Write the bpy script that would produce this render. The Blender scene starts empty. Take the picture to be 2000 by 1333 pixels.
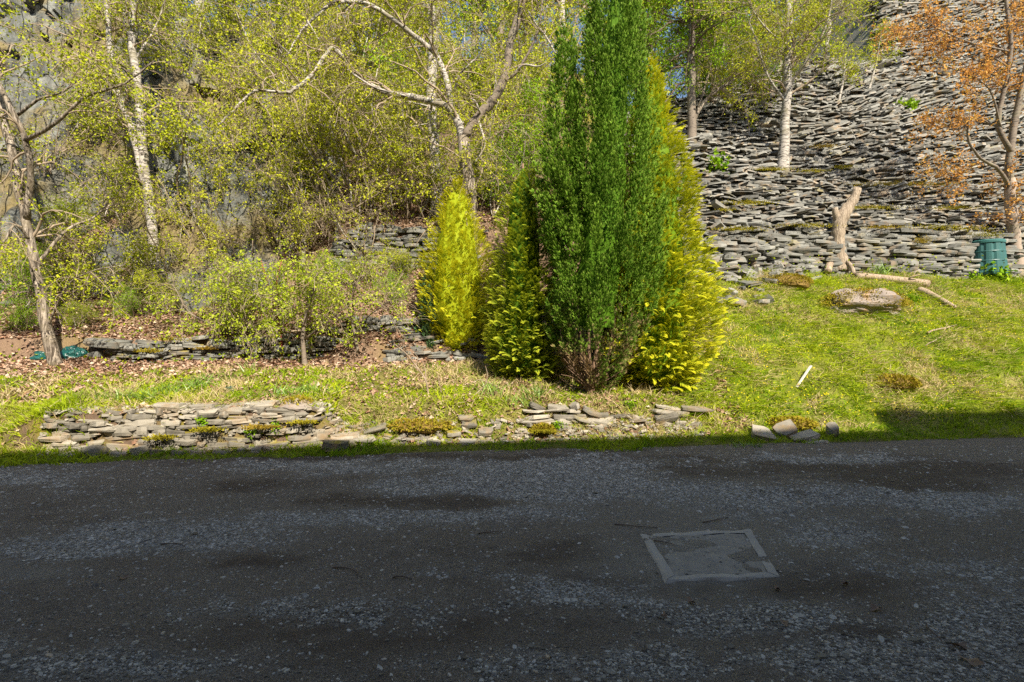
import bpy, math, random
import numpy as np
from mathutils import Matrix, Vector

# ------------------------------------------------------------------ camera, sky, sun, exposure
S = bpy.context.scene
COL = S.collection
CAM_H = 1.6
cam = bpy.data.cameras.new('camera'); cam.lens = 18.0; cam.sensor_width = 36.0
cam.clip_start = 0.05; cam.clip_end = 600.0
cam_o = bpy.data.objects.new('camera', cam); COL.objects.link(cam_o)
cam_o.location = (0, 0, CAM_H); cam_o.rotation_euler = (math.radians(90), 0, 0)
S.camera = cam_o

SUN_EL, SUN_AZ = math.radians(43), math.radians(25)      # azimuth: behind the camera, turned to the right
sun_dir = Vector((math.sin(SUN_AZ) * math.cos(SUN_EL), -math.cos(SUN_AZ) * math.cos(SUN_EL), math.sin(SUN_EL)))
w = bpy.data.worlds.new('World'); S.world = w; w.use_nodes = True
nt = w.node_tree; nt.nodes.clear()
wo = nt.nodes.new('ShaderNodeOutputWorld'); bg = nt.nodes.new('ShaderNodeBackground')
sky = nt.nodes.new('ShaderNodeTexSky'); sky.sky_type = 'NISHITA'; sky.sun_disc = False
sky.sun_elevation = SUN_EL; sky.sun_rotation = math.atan2(sun_dir.x, sun_dir.y)
sky.air_density = 1.0; sky.dust_density = 1.2; sky.ozone_density = 1.0
bg.inputs[1].default_value = 0.105
nt.links.new(sky.outputs[0], bg.inputs[0]); nt.links.new(bg.outputs[0], wo.inputs[0])
sl = bpy.data.lights.new('sun', 'SUN'); sl.energy = 5.0; sl.angle = math.radians(0.5); sl.color = (1.0, 0.91, 0.76)
so = bpy.data.objects.new('sun', sl); COL.objects.link(so)
so.rotation_euler = sun_dir.to_track_quat('Z', 'Y').to_euler(); so.location = (10, -20, 30)
S.view_settings.view_transform = 'Standard'; S.view_settings.look = 'None'
S.view_settings.exposure = 0.85; S.view_settings.gamma = 1.0
S.render.engine = 'CYCLES'
cy = S.cycles
cy.max_bounces = 6; cy.diffuse_bounces = 3; cy.glossy_bounces = 2; cy.transmission_bounces = 3; cy.transparent_max_bounces = 4
cy.use_denoising = False
try:
    cy.denoiser = 'OPENIMAGEDENOISE'; cy.denoising_prefilter = 'ACCURATE'
except Exception:
    pass
cy.caustics_reflective = False; cy.caustics_refractive = False
S.render.film_transparent = False

# ------------------------------------------------------------------ numeric helpers
RNG = np.random.default_rng(7)
def vnoise(x, y, seed=0):
    x = np.asarray(x, float); y = np.asarray(y, float)
    xi = np.floor(x).astype(np.int64); yi = np.floor(y).astype(np.int64)
    xf = x - xi; yf = y - yi
    def h(a, b):
        n = (a * 374761393 + b * 668265263 + seed * 2147483647 + 1013904223) & 0xFFFFFFFF
        n = ((n ^ (n >> 13)) * 1274126177) & 0xFFFFFFFF
        n = ((n ^ (n >> 16)) * 2246822519) & 0xFFFFFFFF
        return (n ^ (n >> 15)) / 4294967295.0
    u = xf * xf * (3 - 2 * xf); v = yf * yf * (3 - 2 * yf)
    return (h(xi, yi) * (1 - u) + h(xi + 1, yi) * u) * (1 - v) + (h(xi, yi + 1) * (1 - u) + h(xi + 1, yi + 1) * u) * v
def fbm(x, y, oct=4, seed=0, gain=0.5):
    s = 0; a = 1; t = 0; f = 1
    for i in range(oct):
        s = s + a * vnoise(np.asarray(x) * f, np.asarray(y) * f, seed + i * 17); t += a; a *= gain; f *= 2.03
    return s / t
def sst(a, b, x):
    t = np.clip((np.asarray(x, float) - a) / (b - a), 0, 1); return t * t * (3 - 2 * t)
def nrm(v):
    return v / np.maximum(np.linalg.norm(v, axis=-1, keepdims=True), 1e-9)

KS = 0.127                                    # the road runs slightly askew: v = y - KS*x is the distance across it
def vv(x, y): return np.asarray(y) - KS * np.asarray(x)
PL = ([-60, 7.45, 7.90, 7.97, 8.3, 11.40, 11.47, 13.4, 14.2, 18.6, 40, 70, 140], [0, 0, .05, .58, .68, 1.22, 1.62, 2.7, 4.0, 12.0, 19.5, 24, 26])
PM = ([-60, 7.45, 7.90, 8.45, 10.85, 10.95, 13.3, 13.4, 22.6, 40, 70, 140], [0, 0, .06, .60, 1.22, 1.55, 3.55, 4.5, 14.0, 20, 24, 26])
PR = ([-60, 7.45, 7.95, 13.5, 13.85, 13.98, 16.4, 16.6, 25, 37, 60, 140], [0, 0, .12, 3.50, 3.62, 4.75, 7.15, 7.45, 18.6, 36, 44, 48])
def H(x, y):
    x = np.asarray(x, float); y = np.asarray(y, float); v = vv(x, y)
    zl = np.interp(v, *PL); zm = np.interp(v, *PM); zr = np.interp(v, *PR)
    # the scree's crest climbs to the right
    vc = np.interp(x, [3, 8, 14, 18.5, 22.5, 40], [18.3, 19.6, 21.4, 23.0, 28.5, 40.0])
    zc = np.interp(vc, *PR)
    zr = np.where(v > vc, zc + .22 * (v - vc), zr)
    xb = np.interp(v, [10, 13.5], [-2.75, -5.2]); wb = np.interp(v, [10, 13.5], [.15, 1.6])
    a = sst(xb - wb, xb + wb, x)
    xr = np.interp(v, [7.5, 10, 14, 20], [2.7, 3.2, 4.4, 4.6]); wr = np.interp(v, [7.5, 10, 14], [.5, 1.0, 1.2])
    b = sst(xr - wr, xr + wr, x)
    z = (zl * (1 - a) + zm * a) * (1 - b) + zr * b
    # left end of the roadside wall fades into a bank
    e = sst(-6.4, -7.4, x) * sst(7.6, 7.95, v) * sst(9.6, 8.2, v)
    z = z * (1 - e) + e * np.interp(v, [7.5, 9.6], [0, .92])
    nb = (fbm(x * .55, y * .55, 3, 3) - .5) * .22 * sst(8.1, 9.6, v) + (fbm(x * 2.3, y * 2.3, 3, 9) - .5) * (.10 * sst(7.7, 8.4, v) + .10 * sst(8.3, 9.0, v) * sst(2.5, 3.5, x))
    far = (fbm(x * .28, y * .28, 4, 21) - .5) * 1.5 * sst(13.6, 17, v)
    gully = -.16 * np.exp(-((x - (4.9 + .30 * (v - 7.6) * 1.0)) / .32) ** 2) * sst(7.7, 8.2, v) * sst(10.8, 9.0, v)
    return z + nb + far + gully
def P(px, py, Y):                             # a picture direction at depth Y
    return np.array([(px - 1000) / 1000 * Y, Y, CAM_H + (666.5 - py) / 1000 * Y])
_t = np.concatenate([np.arange(2, 18, .01), np.arange(18, 70, .03)])
def G(px, py):                                # where that direction meets the ground
    x = (px - 1000) / 1000 * _t; z = CAM_H + (666.5 - py) / 1000 * _t
    k = np.nonzero(H(x, _t) > z)[0]
    i = k[0] if len(k) else len(_t) - 1
    return np.array([x[i], _t[i], float(H(x[i], _t[i]))])

# ------------------------------------------------------------------ mesh helpers
def mk_mesh(name, V, F, col=None, smooth=False, mat=None):
    V = np.ascontiguousarray(V, dtype=np.float32); F = np.ascontiguousarray(F, dtype=np.int32)
    me = bpy.data.meshes.new(name); k = F.shape[1]
    me.vertices.add(len(V)); me.vertices.foreach_set('co', V.ravel())
    me.loops.add(F.size); me.loops.foreach_set('vertex_index', F.ravel())
    me.polygons.add(len(F))
    me.polygons.foreach_set('loop_start', np.arange(0, F.size, k, dtype=np.int32))
    me.polygons.foreach_set('use_smooth', np.full(len(F), smooth, dtype=bool))
    if col is not None:
        c = np.ones((len(V), 4), np.float32); c[:, :col.shape[1]] = col
        at = me.color_attributes.new('Col', 'FLOAT_COLOR', 'POINT'); at.data.foreach_set('color', c.ravel())
    me.update(calc_edges=True)
    if mat is not None: me.materials.append(mat)
    return me
def obj(name, me, parent=None, loc=None):
    o = bpy.data.objects.new(name, me); COL.objects.link(o)
    if parent is not None: o.parent = parent
    if loc is not None: o.location = loc
    return o
def tag(o, label, cat=None, group=None, kind=None):
    o['label'] = label
    if cat: o['category'] = cat
    if group: o['group'] = group
    if kind: o['kind'] = kind
    return o
def thing(name, label, cat, loc, group=None, rz=0):
    o = bpy.data.objects.new(name, None); COL.objects.link(o); o.location = [float(c) for c in loc]; o.rotation_euler = (0, 0, rz)
    o.empty_display_size = .2
    return tag(o, label, cat, group)
def copy_tree(o, parent=None):
    c = o.copy(); COL.objects.link(c); c.parent = parent
    for ch in o.children: copy_tree(ch, c)
    return c
class Acc:
    def __init__(s): s.V = []; s.F = []; s.C = []; s.n = 0
    def add(s, V, F, C=None):
        V = np.asarray(V, float); F = np.asarray(F, int)
        if F.shape[1] == 4: F = np.concatenate([F[:, :3], F[:, [0, 2, 3]]])
        s.V.append(V); s.F.append(F + s.n); s.n += len(V)
        s.C.append(np.zeros((len(V), 3)) if C is None else np.asarray(C, float))
        return s
    def mesh(s, name, mat, smooth=False, origin=(0, 0, 0)):
        return mk_mesh(name, np.concatenate(s.V) - np.asarray(origin), np.concatenate(s.F), np.concatenate(s.C), smooth, mat)
def instances(tv, tf, M, T, tcol=None, icol=None):
    n = len(tv); N = len(T)
    V = np.einsum('nij,kj->nki', M, tv) + T[:, None, :]
    F = (tf[None] + (np.arange(N) * n)[:, None, None]).reshape(-1, 3)
    C = np.zeros((N, n, 3))
    if icol is not None: C[:, :, :] = icol[:, None, :]
    if tcol is not None: C[:, :, 1] = tcol[None, :]
    return V.reshape(-1, 3), F, C.reshape(-1, 3)
def frames(d, rng, roll=None, scale=None):
    d = nrm(d); ref = np.where(np.abs(d[:, 2:3]) > .93, np.array([[1., 0, 0]]), np.array([[0, 0, 1.]]))
    s = nrm(np.cross(d, ref)); n = np.cross(s, d)
    a = rng.uniform(0, 2 * np.pi, len(d)) if roll is None else roll
    ca, sa = np.cos(a)[:, None], np.sin(a)[:, None]
    s2 = s * ca + n * sa; n2 = n * ca - s * sa
    M = np.stack([s2, d, n2], axis=2)
    if scale is not None: M = M * (scale[:, None, None] if scale.ndim == 1 else scale[:, None, :])
    return M
def tubes(Pn, Rn, sides=5, cap=False, col=None):
    Pn = np.asarray(Pn, float); Rn = np.asarray(Rn, float); N, K, _ = Pn.shape
    T = np.empty_like(Pn); T[:, 1:-1] = Pn[:, 2:] - Pn[:, :-2]; T[:, 0] = Pn[:, 1] - Pn[:, 0]; T[:, -1] = Pn[:, -1] - Pn[:, -2]
    T = nrm(T); m = nrm(Pn[:, -1] - Pn[:, 0])
    ref = np.where(np.abs(m[:, 1:2]) > .85, np.array([[1., 0, 0]]), np.array([[0, 1., 0]]))[:, None, :]
    A = nrm(np.cross(T, np.broadcast_to(ref, T.shape))); B = np.cross(T, A)
    th = np.arange(sides) * 2 * np.pi / sides
    ring = Pn[:, :, None, :] + Rn[:, :, None, None] * (np.cos(th)[None, None, :, None] * A[:, :, None, :] + np.sin(th)[None, None, :, None] * B[:, :, None, :])
    V = ring.reshape(-1, 3)
    k, s = np.meshgrid(np.arange(K - 1), np.arange(sides), indexing='ij'); s1 = (s + 1) % sides
    q = np.stack([k * sides + s, k * sides + s1, (k + 1) * sides + s1, (k + 1) * sides + s], -1).reshape(-1, 4)
    f = np.concatenate([q[:, :3], q[:, [0, 2, 3]]])
    if cap:
        f = np.concatenate([f, [[(K - 1) * sides, (K - 1) * sides + i, (K - 1) * sides + i + 1] for i in range(1, sides - 1)], [[0, i + 1, i] for i in range(1, sides - 1)]])
    F = (f[None] + (np.arange(N) * K * sides)[:, None, None]).reshape(-1, 3)
    C = np.zeros((len(V), 3))
    if col is not None: C[:] = np.repeat(col, K * sides, axis=0)
    return V, F, C
def spline(pts, n):
    pts = np.asarray(pts, float)
    if len(pts) == 2: pts = np.array([pts[0], pts.mean(0), pts[1]])
    L = np.concatenate([[0], np.cumsum(np.linalg.norm(np.diff(pts, axis=0), axis=1))]); L /= L[-1]
    e = np.concatenate([[2 * pts[0] - pts[1]], pts, [2 * pts[-1] - pts[-2]]])
    out = []
    for t in np.linspace(0, 1, n):
        i = min(max(np.searchsorted(L, t, 'right') - 1, 0), len(pts) - 2); u = (t - L[i]) / max(L[i + 1] - L[i], 1e-9)
        a, b, c, d = e[i], e[i + 1], e[i + 2], e[i + 3]
        out.append(.5 * (2 * b + (c - a) * u + (2 * a - 5 * b + 4 * c - d) * u * u + (3 * b - a - 3 * c + d) * u ** 3))
    return np.array(out)
def grow(PP, RR, n, rng, t0, L, spread, up, wig, droop, K=6, rad=(.4, .004)):
    N, k, _ = PP.shape
    idx = rng.integers(0, N, n); t = t0 + (1 - t0) * rng.random(n) ** .8; f = t * (k - 1); i = np.minimum(f.astype(int), k - 2); u = (f - i)[:, None]
    p = PP[idx, i] * (1 - u) + PP[idx, i + 1] * u; tan = nrm(PP[idx, i + 1] - PP[idx, i]); r = (RR[idx, i] * (1 - u[:, 0]) + RR[idx, i + 1] * u[:, 0])
    d = nrm(tan * .6 + nrm(rng.normal(size=(n, 3))) * spread + np.array([0, 0, up]))
    ln = rng.uniform(L[0], L[1], n) * (1.15 - .5 * t); out = np.empty((n, K, 3)); out[:, 0] = p
    for j in range(1, K):
        d = nrm(d + rng.normal(size=(n, 3)) * wig + np.array([0, 0, -droop * j / K])); out[:, j] = out[:, j - 1] + d * (ln / (K - 1))[:, None]
    r0 = np.maximum(np.minimum(r * rad[0], ln * .02), rad[1]); R = r0[:, None] * np.linspace(1, .25, K)[None]
    return out, np.maximum(R, rad[1] * .6)
def along(PP, n, rng, t0=.15):
    N, k, _ = PP.shape; idx = rng.integers(0, N, n); f = (t0 + (1 - t0) * rng.random(n)) * (k - 1); i = np.minimum(f.astype(int), k - 2); u = (f - i)[:, None]
    return PP[idx, i] * (1 - u) + PP[idx, i + 1] * u, nrm(PP[idx, i + 1] - PP[idx, i])
LEAF_V = np.array([[0, 0, 0], [.34, .42, .10], [0, 1, -.04], [-.34, .42, .10]]); LEAF_F = np.array([[0, 1, 2], [0, 2, 3]]); LEAF_T = np.array([0, .5, 1, .5])
def leaves(pos, tan, rng, size, mixd=.7, clump=None):
    n = len(pos); d = nrm(tan * .35 + nrm(rng.normal(size=(n, 3))) * mixd + np.array([0, 0, -.1]))
    s = rng.uniform(size[0], size[1], n); M = frames(d, rng, None, s)
    return instances(LEAF_V, LEAF_F, M, pos + rng.normal(size=(n, 3)) * size[1] * .5, LEAF_T, np.stack([rng.random(n), np.zeros(n), rng.random(n) if clump is None else clump], 1))

# ------------------------------------------------------------------ materials
def new_mat(name):
    m = bpy.data.materials.new(name); m.use_nodes = True; m.node_tree.nodes.clear(); return m, m.node_tree
class NB:
    def __init__(s, nt): s.nt = nt
    def n(s, t, **k):
        nd = s.nt.nodes.new(t)
        for a, b in k.items(): setattr(nd, a, b)
        return nd
    def l(s, a, b): s.nt.links.new(a, b)
    def coord(s, kind='Object', scale=(1, 1, 1)):
        c = s.n('ShaderNodeTexCoord'); m = s.n('ShaderNodeMapping'); m.inputs['Scale'].default_value = scale
        s.l(c.outputs[kind], m.inputs[0]); return m.outputs[0]
    def noise(s, vec, scale, detail=4, rough=.55, dist=0):
        t = s.n('ShaderNodeTexNoise'); t.inputs['Scale'].default_value = scale; t.inputs['Detail'].default_value = detail
        t.inputs['Roughness'].default_value = rough; t.inputs['Distortion'].default_value = dist
        if vec is not None: s.l(vec, t.inputs['Vector'])
        return t.outputs['Fac']
    def ramp(s, fac, stops, interp='LINEAR'):
        r = s.n('ShaderNodeValToRGB'); r.color_ramp.interpolation = interp
        e = r.color_ramp.elements
        while len(e) < len(stops): e.new(.5)
        for i, (p, c) in enumerate(stops):
            e[i].position = p; e[i].color = (*c, 1) if not isinstance(c, (int, float)) else (c, c, c, 1)
        s.l(fac, r.inputs[0]); return r.outputs[0]
    def mix(s, f, a, b, mode='MIX'):
        m = s.n('ShaderNodeMix', data_type='RGBA', blend_type=mode); 
        for v, i in ((f, 0), (a, 6), (b, 7)):
            if hasattr(v, 'is_linked') or hasattr(v, 'links'): s.l(v, m.inputs[i])
            elif isinstance(v, (int, float)): m.inputs[i].default_value = v if i == 0 else (v, v, v, 1)
            else: m.inputs[i].default_value = (*v, 1)
        return m.outputs[2]
    def math(s, op, a, b=None, clamp=False):
        m = s.n('ShaderNodeMath', operation=op, use_clamp=clamp)
        for i, v in enumerate((a, b)):
            if v is None: continue
            if isinstance(v, (int, float)): m.inputs[i].default_value = v
            else: s.l(v, m.inputs[i])
        return m.outputs[0]
    def attr(s):
        a = s.n('ShaderNodeAttribute', attribute_name='Col'); p = s.n('ShaderNodeSeparateColor'); s.l(a.outputs['Color'], p.inputs[0]); return p.outputs
    def out(s, col, rough=.8, spec=.25, bump=None, bs=.4, bd=.02, transl=0):
        b = s.n('ShaderNodeBsdfPrincipled'); o = s.n('ShaderNodeOutputMaterial')
        if hasattr(col, 'links'): s.l(col, b.inputs['Base Color'])
        else: b.inputs['Base Color'].default_value = (*col, 1)
        if hasattr(rough, 'links'): s.l(rough, b.inputs['Roughness'])
        else: b.inputs['Roughness'].default_value = rough
        b.inputs['Specular IOR Level'].default_value = spec
        if bump is not None:
            bp = s.n('ShaderNodeBump'); bp.inputs['Strength'].default_value = bs; bp.inputs['Distance'].default_value = bd
            s.l(bump, bp.inputs['Height']); s.l(bp.outputs[0], b.inputs['Normal'])
        if transl:
            t = s.n('ShaderNodeBsdfTranslucent'); m = s.n('ShaderNodeMixShader'); m.inputs[0].default_value = transl
            if hasattr(col, 'links'): s.l(col, t.inputs[0])
            else: t.inputs[0].default_value = (*col, 1)
            s.l(b.outputs[0], m.inputs[1]); s.l(t.outputs[0], m.inputs[2]); s.l(m.outputs[0], o.inputs[0])
        else: s.l(b.outputs[0], o.inputs[0])
def leaf_mat(name, a, b, tip=None, dead=None, transl=.3, rough=.65, spec=.06):
    m, t = new_mat(name); N = NB(t); R, Gc, B = N.attr()
    c = N.ramp(R, [(0, a), (1, b)])
    if tip is not None: c = N.mix(N.ramp(Gc, [(tip[1], 0.0), (tip[2], 1.0)]), c, tip[0])
    if dead is not None: c = N.mix(N.ramp(B, [(dead[1], 0.0), (dead[2], 1.0)]), c, dead[0])
    N.out(c, rough, spec, transl=transl); return m
def simple(name, col, var=.25, scale=8, rough=.8, spec=.25, bs=.3, bd=.01, stretch=(1, 1, 1)):
    m, t = new_mat(name); N = NB(t); v = N.coord('Object', stretch); f = N.noise(v, scale, 5, .6)
    c = N.mix(f, tuple(x * (1 - var) for x in col), tuple(min(1, x * (1 + var)) for x in col)); N.out(c, rough, spec, f, bs, bd); return m

M_BIRCHLEAF = leaf_mat('birch_leaf', (.25, .33, .010), (.58, .60, .035), transl=.26)
M_BIRCHLEAF2 = leaf_mat('birch_leaf_golden', (.30, .36, .012), (.64, .63, .045), transl=.26)
M_FRESHLEAF = leaf_mat('fresh_leaf', (.26, .38, .015), (.60, .66, .06), transl=.35)
M_GREENLEAF = leaf_mat('larch_leaf', (.11, .25, .006), (.34, .49, .02), transl=.22)
M_DARKLEAF = leaf_mat('understorey_leaf', (.11, .18, .006), (.38, .43, .018), transl=.2)
M_COPPER = leaf_mat('copper_leaf', (.60, .26, .05), (.86, .52, .16), dead=((.60, .40, .06), .75, .95), transl=.35)
M_CONIFER = leaf_mat('cypress_green', (.05, .145, .008), (.20, .34, .028), tip=((.34, .45, .075), .5, 1.0), dead=((.36, .25, .13), .5, .85), transl=.15, rough=.6)
M_GREYCON = leaf_mat('cypress_greygreen', (.05, .12, .045), (.12, .20, .08), transl=.15, rough=.6)
M_GOLD = leaf_mat('cypress_gold', (.24, .32, .012), (.58, .58, .022), tip=((.84, .77, .035), .30, .95), transl=.2, rough=.55)
M_GOLDTIP = leaf_mat('cypress_goldtip', (.09, .19, .010), (.26, .36, .018), tip=((.78, .74, .035), .25, .85), transl=.2, rough=.55)
M_GREENTIP = leaf_mat('cypress_limetip', (.05, .13, .010), (.16, .25, .018), tip=((.66, .68, .05), .35, .95), transl=.2, rough=.55)
M_GRASS = leaf_mat('grass_blade', (.15, .29, .008), (.52, .58, .022), dead=((.60, .48, .24), .62, .85), transl=.3, rough=.5)
M_STRAP = leaf_mat('strap_leaf', (.15, .27, .04), (.32, .45, .09), transl=.25, rough=.4, spec=.4)
M_STRAW = leaf_mat('dry_grass_blade', (.50, .38, .20), (.66, .54, .32), transl=.25)
M_LITTER = leaf_mat('leaf_litter', (.26, .14, .085), (.50, .34, .24), dead=((.62, .50, .38), .7, .95), transl=.1, rough=.7)
M_FLOWER = leaf_mat('yellow_petal', (.75, .60, .01), (.85, .72, .03), transl=.2)
M_MOSS = leaf_mat('moss_strand', (.22, .20, .012), (.40, .34, .03), dead=((.42, .25, .05), .55, 1.0), transl=.15, rough=.8)
M_TWIG = simple('twig_bark', (.34, .265, .185), .45, 6)
M_DARKTWIG = simple('dark_twig_bark', (.14, .10, .075), .35, 6)

def birch_mat(name, white=(.68, .63, .56), dark=(.09, .075, .06), amount=.5):
    m, t = new_mat(name); N = NB(t); v = N.coord('Object', (1, 1, 1)); v2 = N.coord('Object', (2.2, 2.2, 11))
    big = N.noise(v, 1.6, 4, .6); band = N.noise(v2, 2.4, 5, .65, .6); fine = N.noise(N.coord('Object', (6, 6, 30)), 3, 4, .7)
    c = N.mix(fine, tuple(x * .72 for x in white), white)
    c = N.mix(N.ramp(band, [(amount + .04, 0.0), (amount + .14, 1.0)]), c, dark)
    c = N.mix(N.ramp(big, [(.52, 0.0), (.66, 1.0)]), c, (.26, .23, .15))
    N.out(c, .75, .25, band, .5, .02); return m
M_BIRCH = birch_mat('birch_bark', (.56, .51, .44), (.08, .065, .05), .45)
def furrow_mat(name, light, dark):
    m, t = new_mat(name); N = NB(t); f = N.noise(N.coord('Object', (11, 11, 1.3)), 2.2, 6, .65, .5); g = N.noise(N.coord('Object', (2, 2, 3)), 1.5, 5, .65); h = N.noise(N.coord('Object', (4, 4, 16)), 3, 4, .6)
    c = N.mix(N.ramp(f, [(.42, 0.0), (.6, 1.0)]), dark, light); c = N.mix(N.ramp(g, [(.48, 0.0), (.62, .8)]), c, N.mix(f, (.12, .095, .06), (.30, .25, .17))); c = N.mix(N.ramp(h, [(.6, 0.0), (.7, .7)]), c, dark)
    N.out(c, .8, .2, f, .9, .03); return m
M_BIRCHROUGH = furrow_mat('birch_bark_rough', (.46, .39, .31), (.075, .058, .042))
M_DARKBARK = birch_mat('dark_bark', (.26, .21, .16), (.06, .05, .04), .5)
M_MAPLEBARK = birch_mat('maple_bark', (.46, .36, .28), (.14, .10, .08), .56)
def wood_mat(name, a, b):
    m, t = new_mat(name); N = NB(t); f = N.ramp(N.noise(N.coord('Object', (9, 9, 1.2)), 3, 6, .65, .8), [(.3, 0.0), (.7, 1.0)]); g = N.noise(N.coord('Object'), 5, 4)
    N.out(N.mix(N.math('MULTIPLY', f, N.math('ADD', g, .45)), a, b), .75, .2, f, .7, .02); return m
M_BAREWOOD = wood_mat('bare_wood', (.15, .105, .07), (.60, .49, .36))
M_LOG = wood_mat('log_wood', (.18, .12, .08), (.58, .46, .33))

def slate_mat(name, dark, light, moss=.35, rust=.25):
    m, t = new_mat(name); N = NB(t); R, Gc, B = N.attr(); oi = N.n('ShaderNodeObjectInfo')
    r = N.math('FRACT', N.math('ADD', R, oi.outputs['Random']))
    geo = N.n('ShaderNodeNewGeometry'); pos = geo.outputs['Position']
    f = N.noise(pos, 9, 6, .65); lam = N.noise(N.coord('Object', (2, 2, 22)), 4, 4, .6)
    c = N.ramp(r, [(0, dark), (.35, tuple(.55 * a + .45 * b for a, b in zip(dark, light))), (.8, light), (1, tuple(min(1, x * 1.25) for x in light))])
    c = N.mix(N.ramp(f, [(.35, 0.0), (.8, .45)]), c, tuple(x * 1.25 for x in light))
    r2 = N.noise(pos, 3.1, 4, .6)
    c = N.mix(N.math('MULTIPLY', N.ramp(r2, [(.52, 0.0), (.68, 1.0)]), rust), c, (.36, .23, .11))
    z = N.n('ShaderNodeSeparateXYZ'); N.l(geo.outputs['Normal'], z.inputs[0])
    mm = N.math('MULTIPLY', N.ramp(N.noise(pos, 1.7, 5, .65), [(.56, 0.0), (.66, 1.0)]), N.ramp(z.outputs[2], [(.1, 0.0), (.6, 1.0)]))
    c = N.mix(N.math('MULTIPLY', mm, moss), c, N.mix(f, (.16, .14, .01), (.42, .32, .03)))
    N.out(c, .7, .35, N.math('ADD', f, lam), .5, .012); return m
M_SLATE = slate_mat('slate', (.06, .06, .053), (.235, .232, .205), .95, .4)
M_SCREE = slate_mat('slate_waste', (.042, .042, .036), (.262, .254, .222), .9, .55)
M_WALLSLATE = slate_mat('weathered_slate', (.10, .09, .07), (.36, .325, .26), .95, .7)

def ground_mat():
    m, t = new_mat('ground_cover'); N = NB(t); R, Gc, B = N.attr(); pos = N.coord('Object')
    f1 = N.noise(pos, 1.3, 5, .6); f2 = N.noise(pos, 7, 5, .65); f3 = N.noise(pos, 34, 4, .7)
    soil = N.mix(f2, (.09, .06, .04), (.22, .15, .10))
    lit = N.mix(f3, (.12, .075, .05), (.40, .27, .18))
    grs = N.mix(f2, (.07, .10, .010), (.24, .26, .03)); grs = N.mix(N.ramp(f1, [(.5, 0.0), (.7, .6)]), grs, (.42, .36, .13))
    rock = N.mix(f2, (.10, .10, .09), (.28, .28, .25))
    mos = N.mix(f2, (.14, .13, .012), (.34, .28, .04))
    c = N.mix(N.ramp(f1, [(.45, 0.0), (.6, .75)]), soil, mos)
    c = N.mix(Gc, c, lit); c = N.mix(R, c, grs); c = N.mix(B, c, rock)
    N.out(c, .9, .15, N.math('ADD', f2, f3), .8, .05); return m
M_GROUND = ground_mat()
def road_mat():
    m, t = new_mat('gravel_dirt'); N = NB(t); R, Gc, B = N.attr(); pos = N.coord('Object')
    f1 = N.noise(pos, 1.1, 6, .6); f2 = N.noise(pos, 9, 6, .7); f3 = N.noise(pos, 90, 4, .75)
    vo = N.n('ShaderNodeTexVoronoi'); vo.inputs['Scale'].default_value = 62; N.l(pos, vo.inputs['Vector'])
    sp = N.n('ShaderNodeSeparateColor'); N.l(vo.outputs['Color'], sp.inputs[0])
    base = N.mix(f2, (.135, .110, .083), (.285, .236, .180)); base = N.mix(N.ramp(f3, [(.40, 0.0), (.75, .6)]), base, (.38, .325, .255))
    v2 = N.n('ShaderNodeTexVoronoi'); v2.inputs['Scale'].default_value = 165; N.l(pos, v2.inputs['Vector']); s2 = N.n('ShaderNodeSeparateColor'); N.l(v2.outputs['Color'], s2.inputs[0])
    base = N.mix(.75, base, N.mix(1.0, base, N.ramp(s2.outputs[0], [(0, .35), (.7, 1.0), (.93, 1.4), (1, 2.0)]), 'MULTIPLY'))
    base = N.mix(N.math('MULTIPLY', Gc, .85), base, N.mix(f2, (.060, .042, .030), (.13, .095, .068)))
    grav = N.mix(sp.outputs[0], (.15, .136, .115), (.58, .55, .48))
    gm = N.math('MULTIPLY', R, N.ramp(sp.outputs[1], [(.25, 0.0), (.6, 1.0)]))
    c = N.mix(gm, base, grav)
    c = N.mix(N.math('MULTIPLY', B, N.ramp(f2, [(.3, .5), (.7, 1.0)])), c, (.33, .30, .245))
    hgt = N.math('ADD', N.math('MULTIPLY', v2.outputs['Distance'], -.6), N.math('ADD', N.math('MULTIPLY', N.math('MULTIPLY', vo.outputs['Distance'], -1.2), R), N.math('ADD', f3, f2)))
    N.out(c, .85, .3, hgt, 1.0, .012); return m
M_ROAD = road_mat()
M_CHIP = None
def chip_mat():
    m, t = new_mat('slate_chip'); N = NB(t); R, Gc, B = N.attr()
    c = N.ramp(R, [(0, (.105, .092, .074)), (.5, (.28, .26, .22)), (.93, (.56, .53, .46)), (1, (.46, .36, .25))]); N.out(c, .65, .4); return m
M_CHIP = chip_mat()
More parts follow.
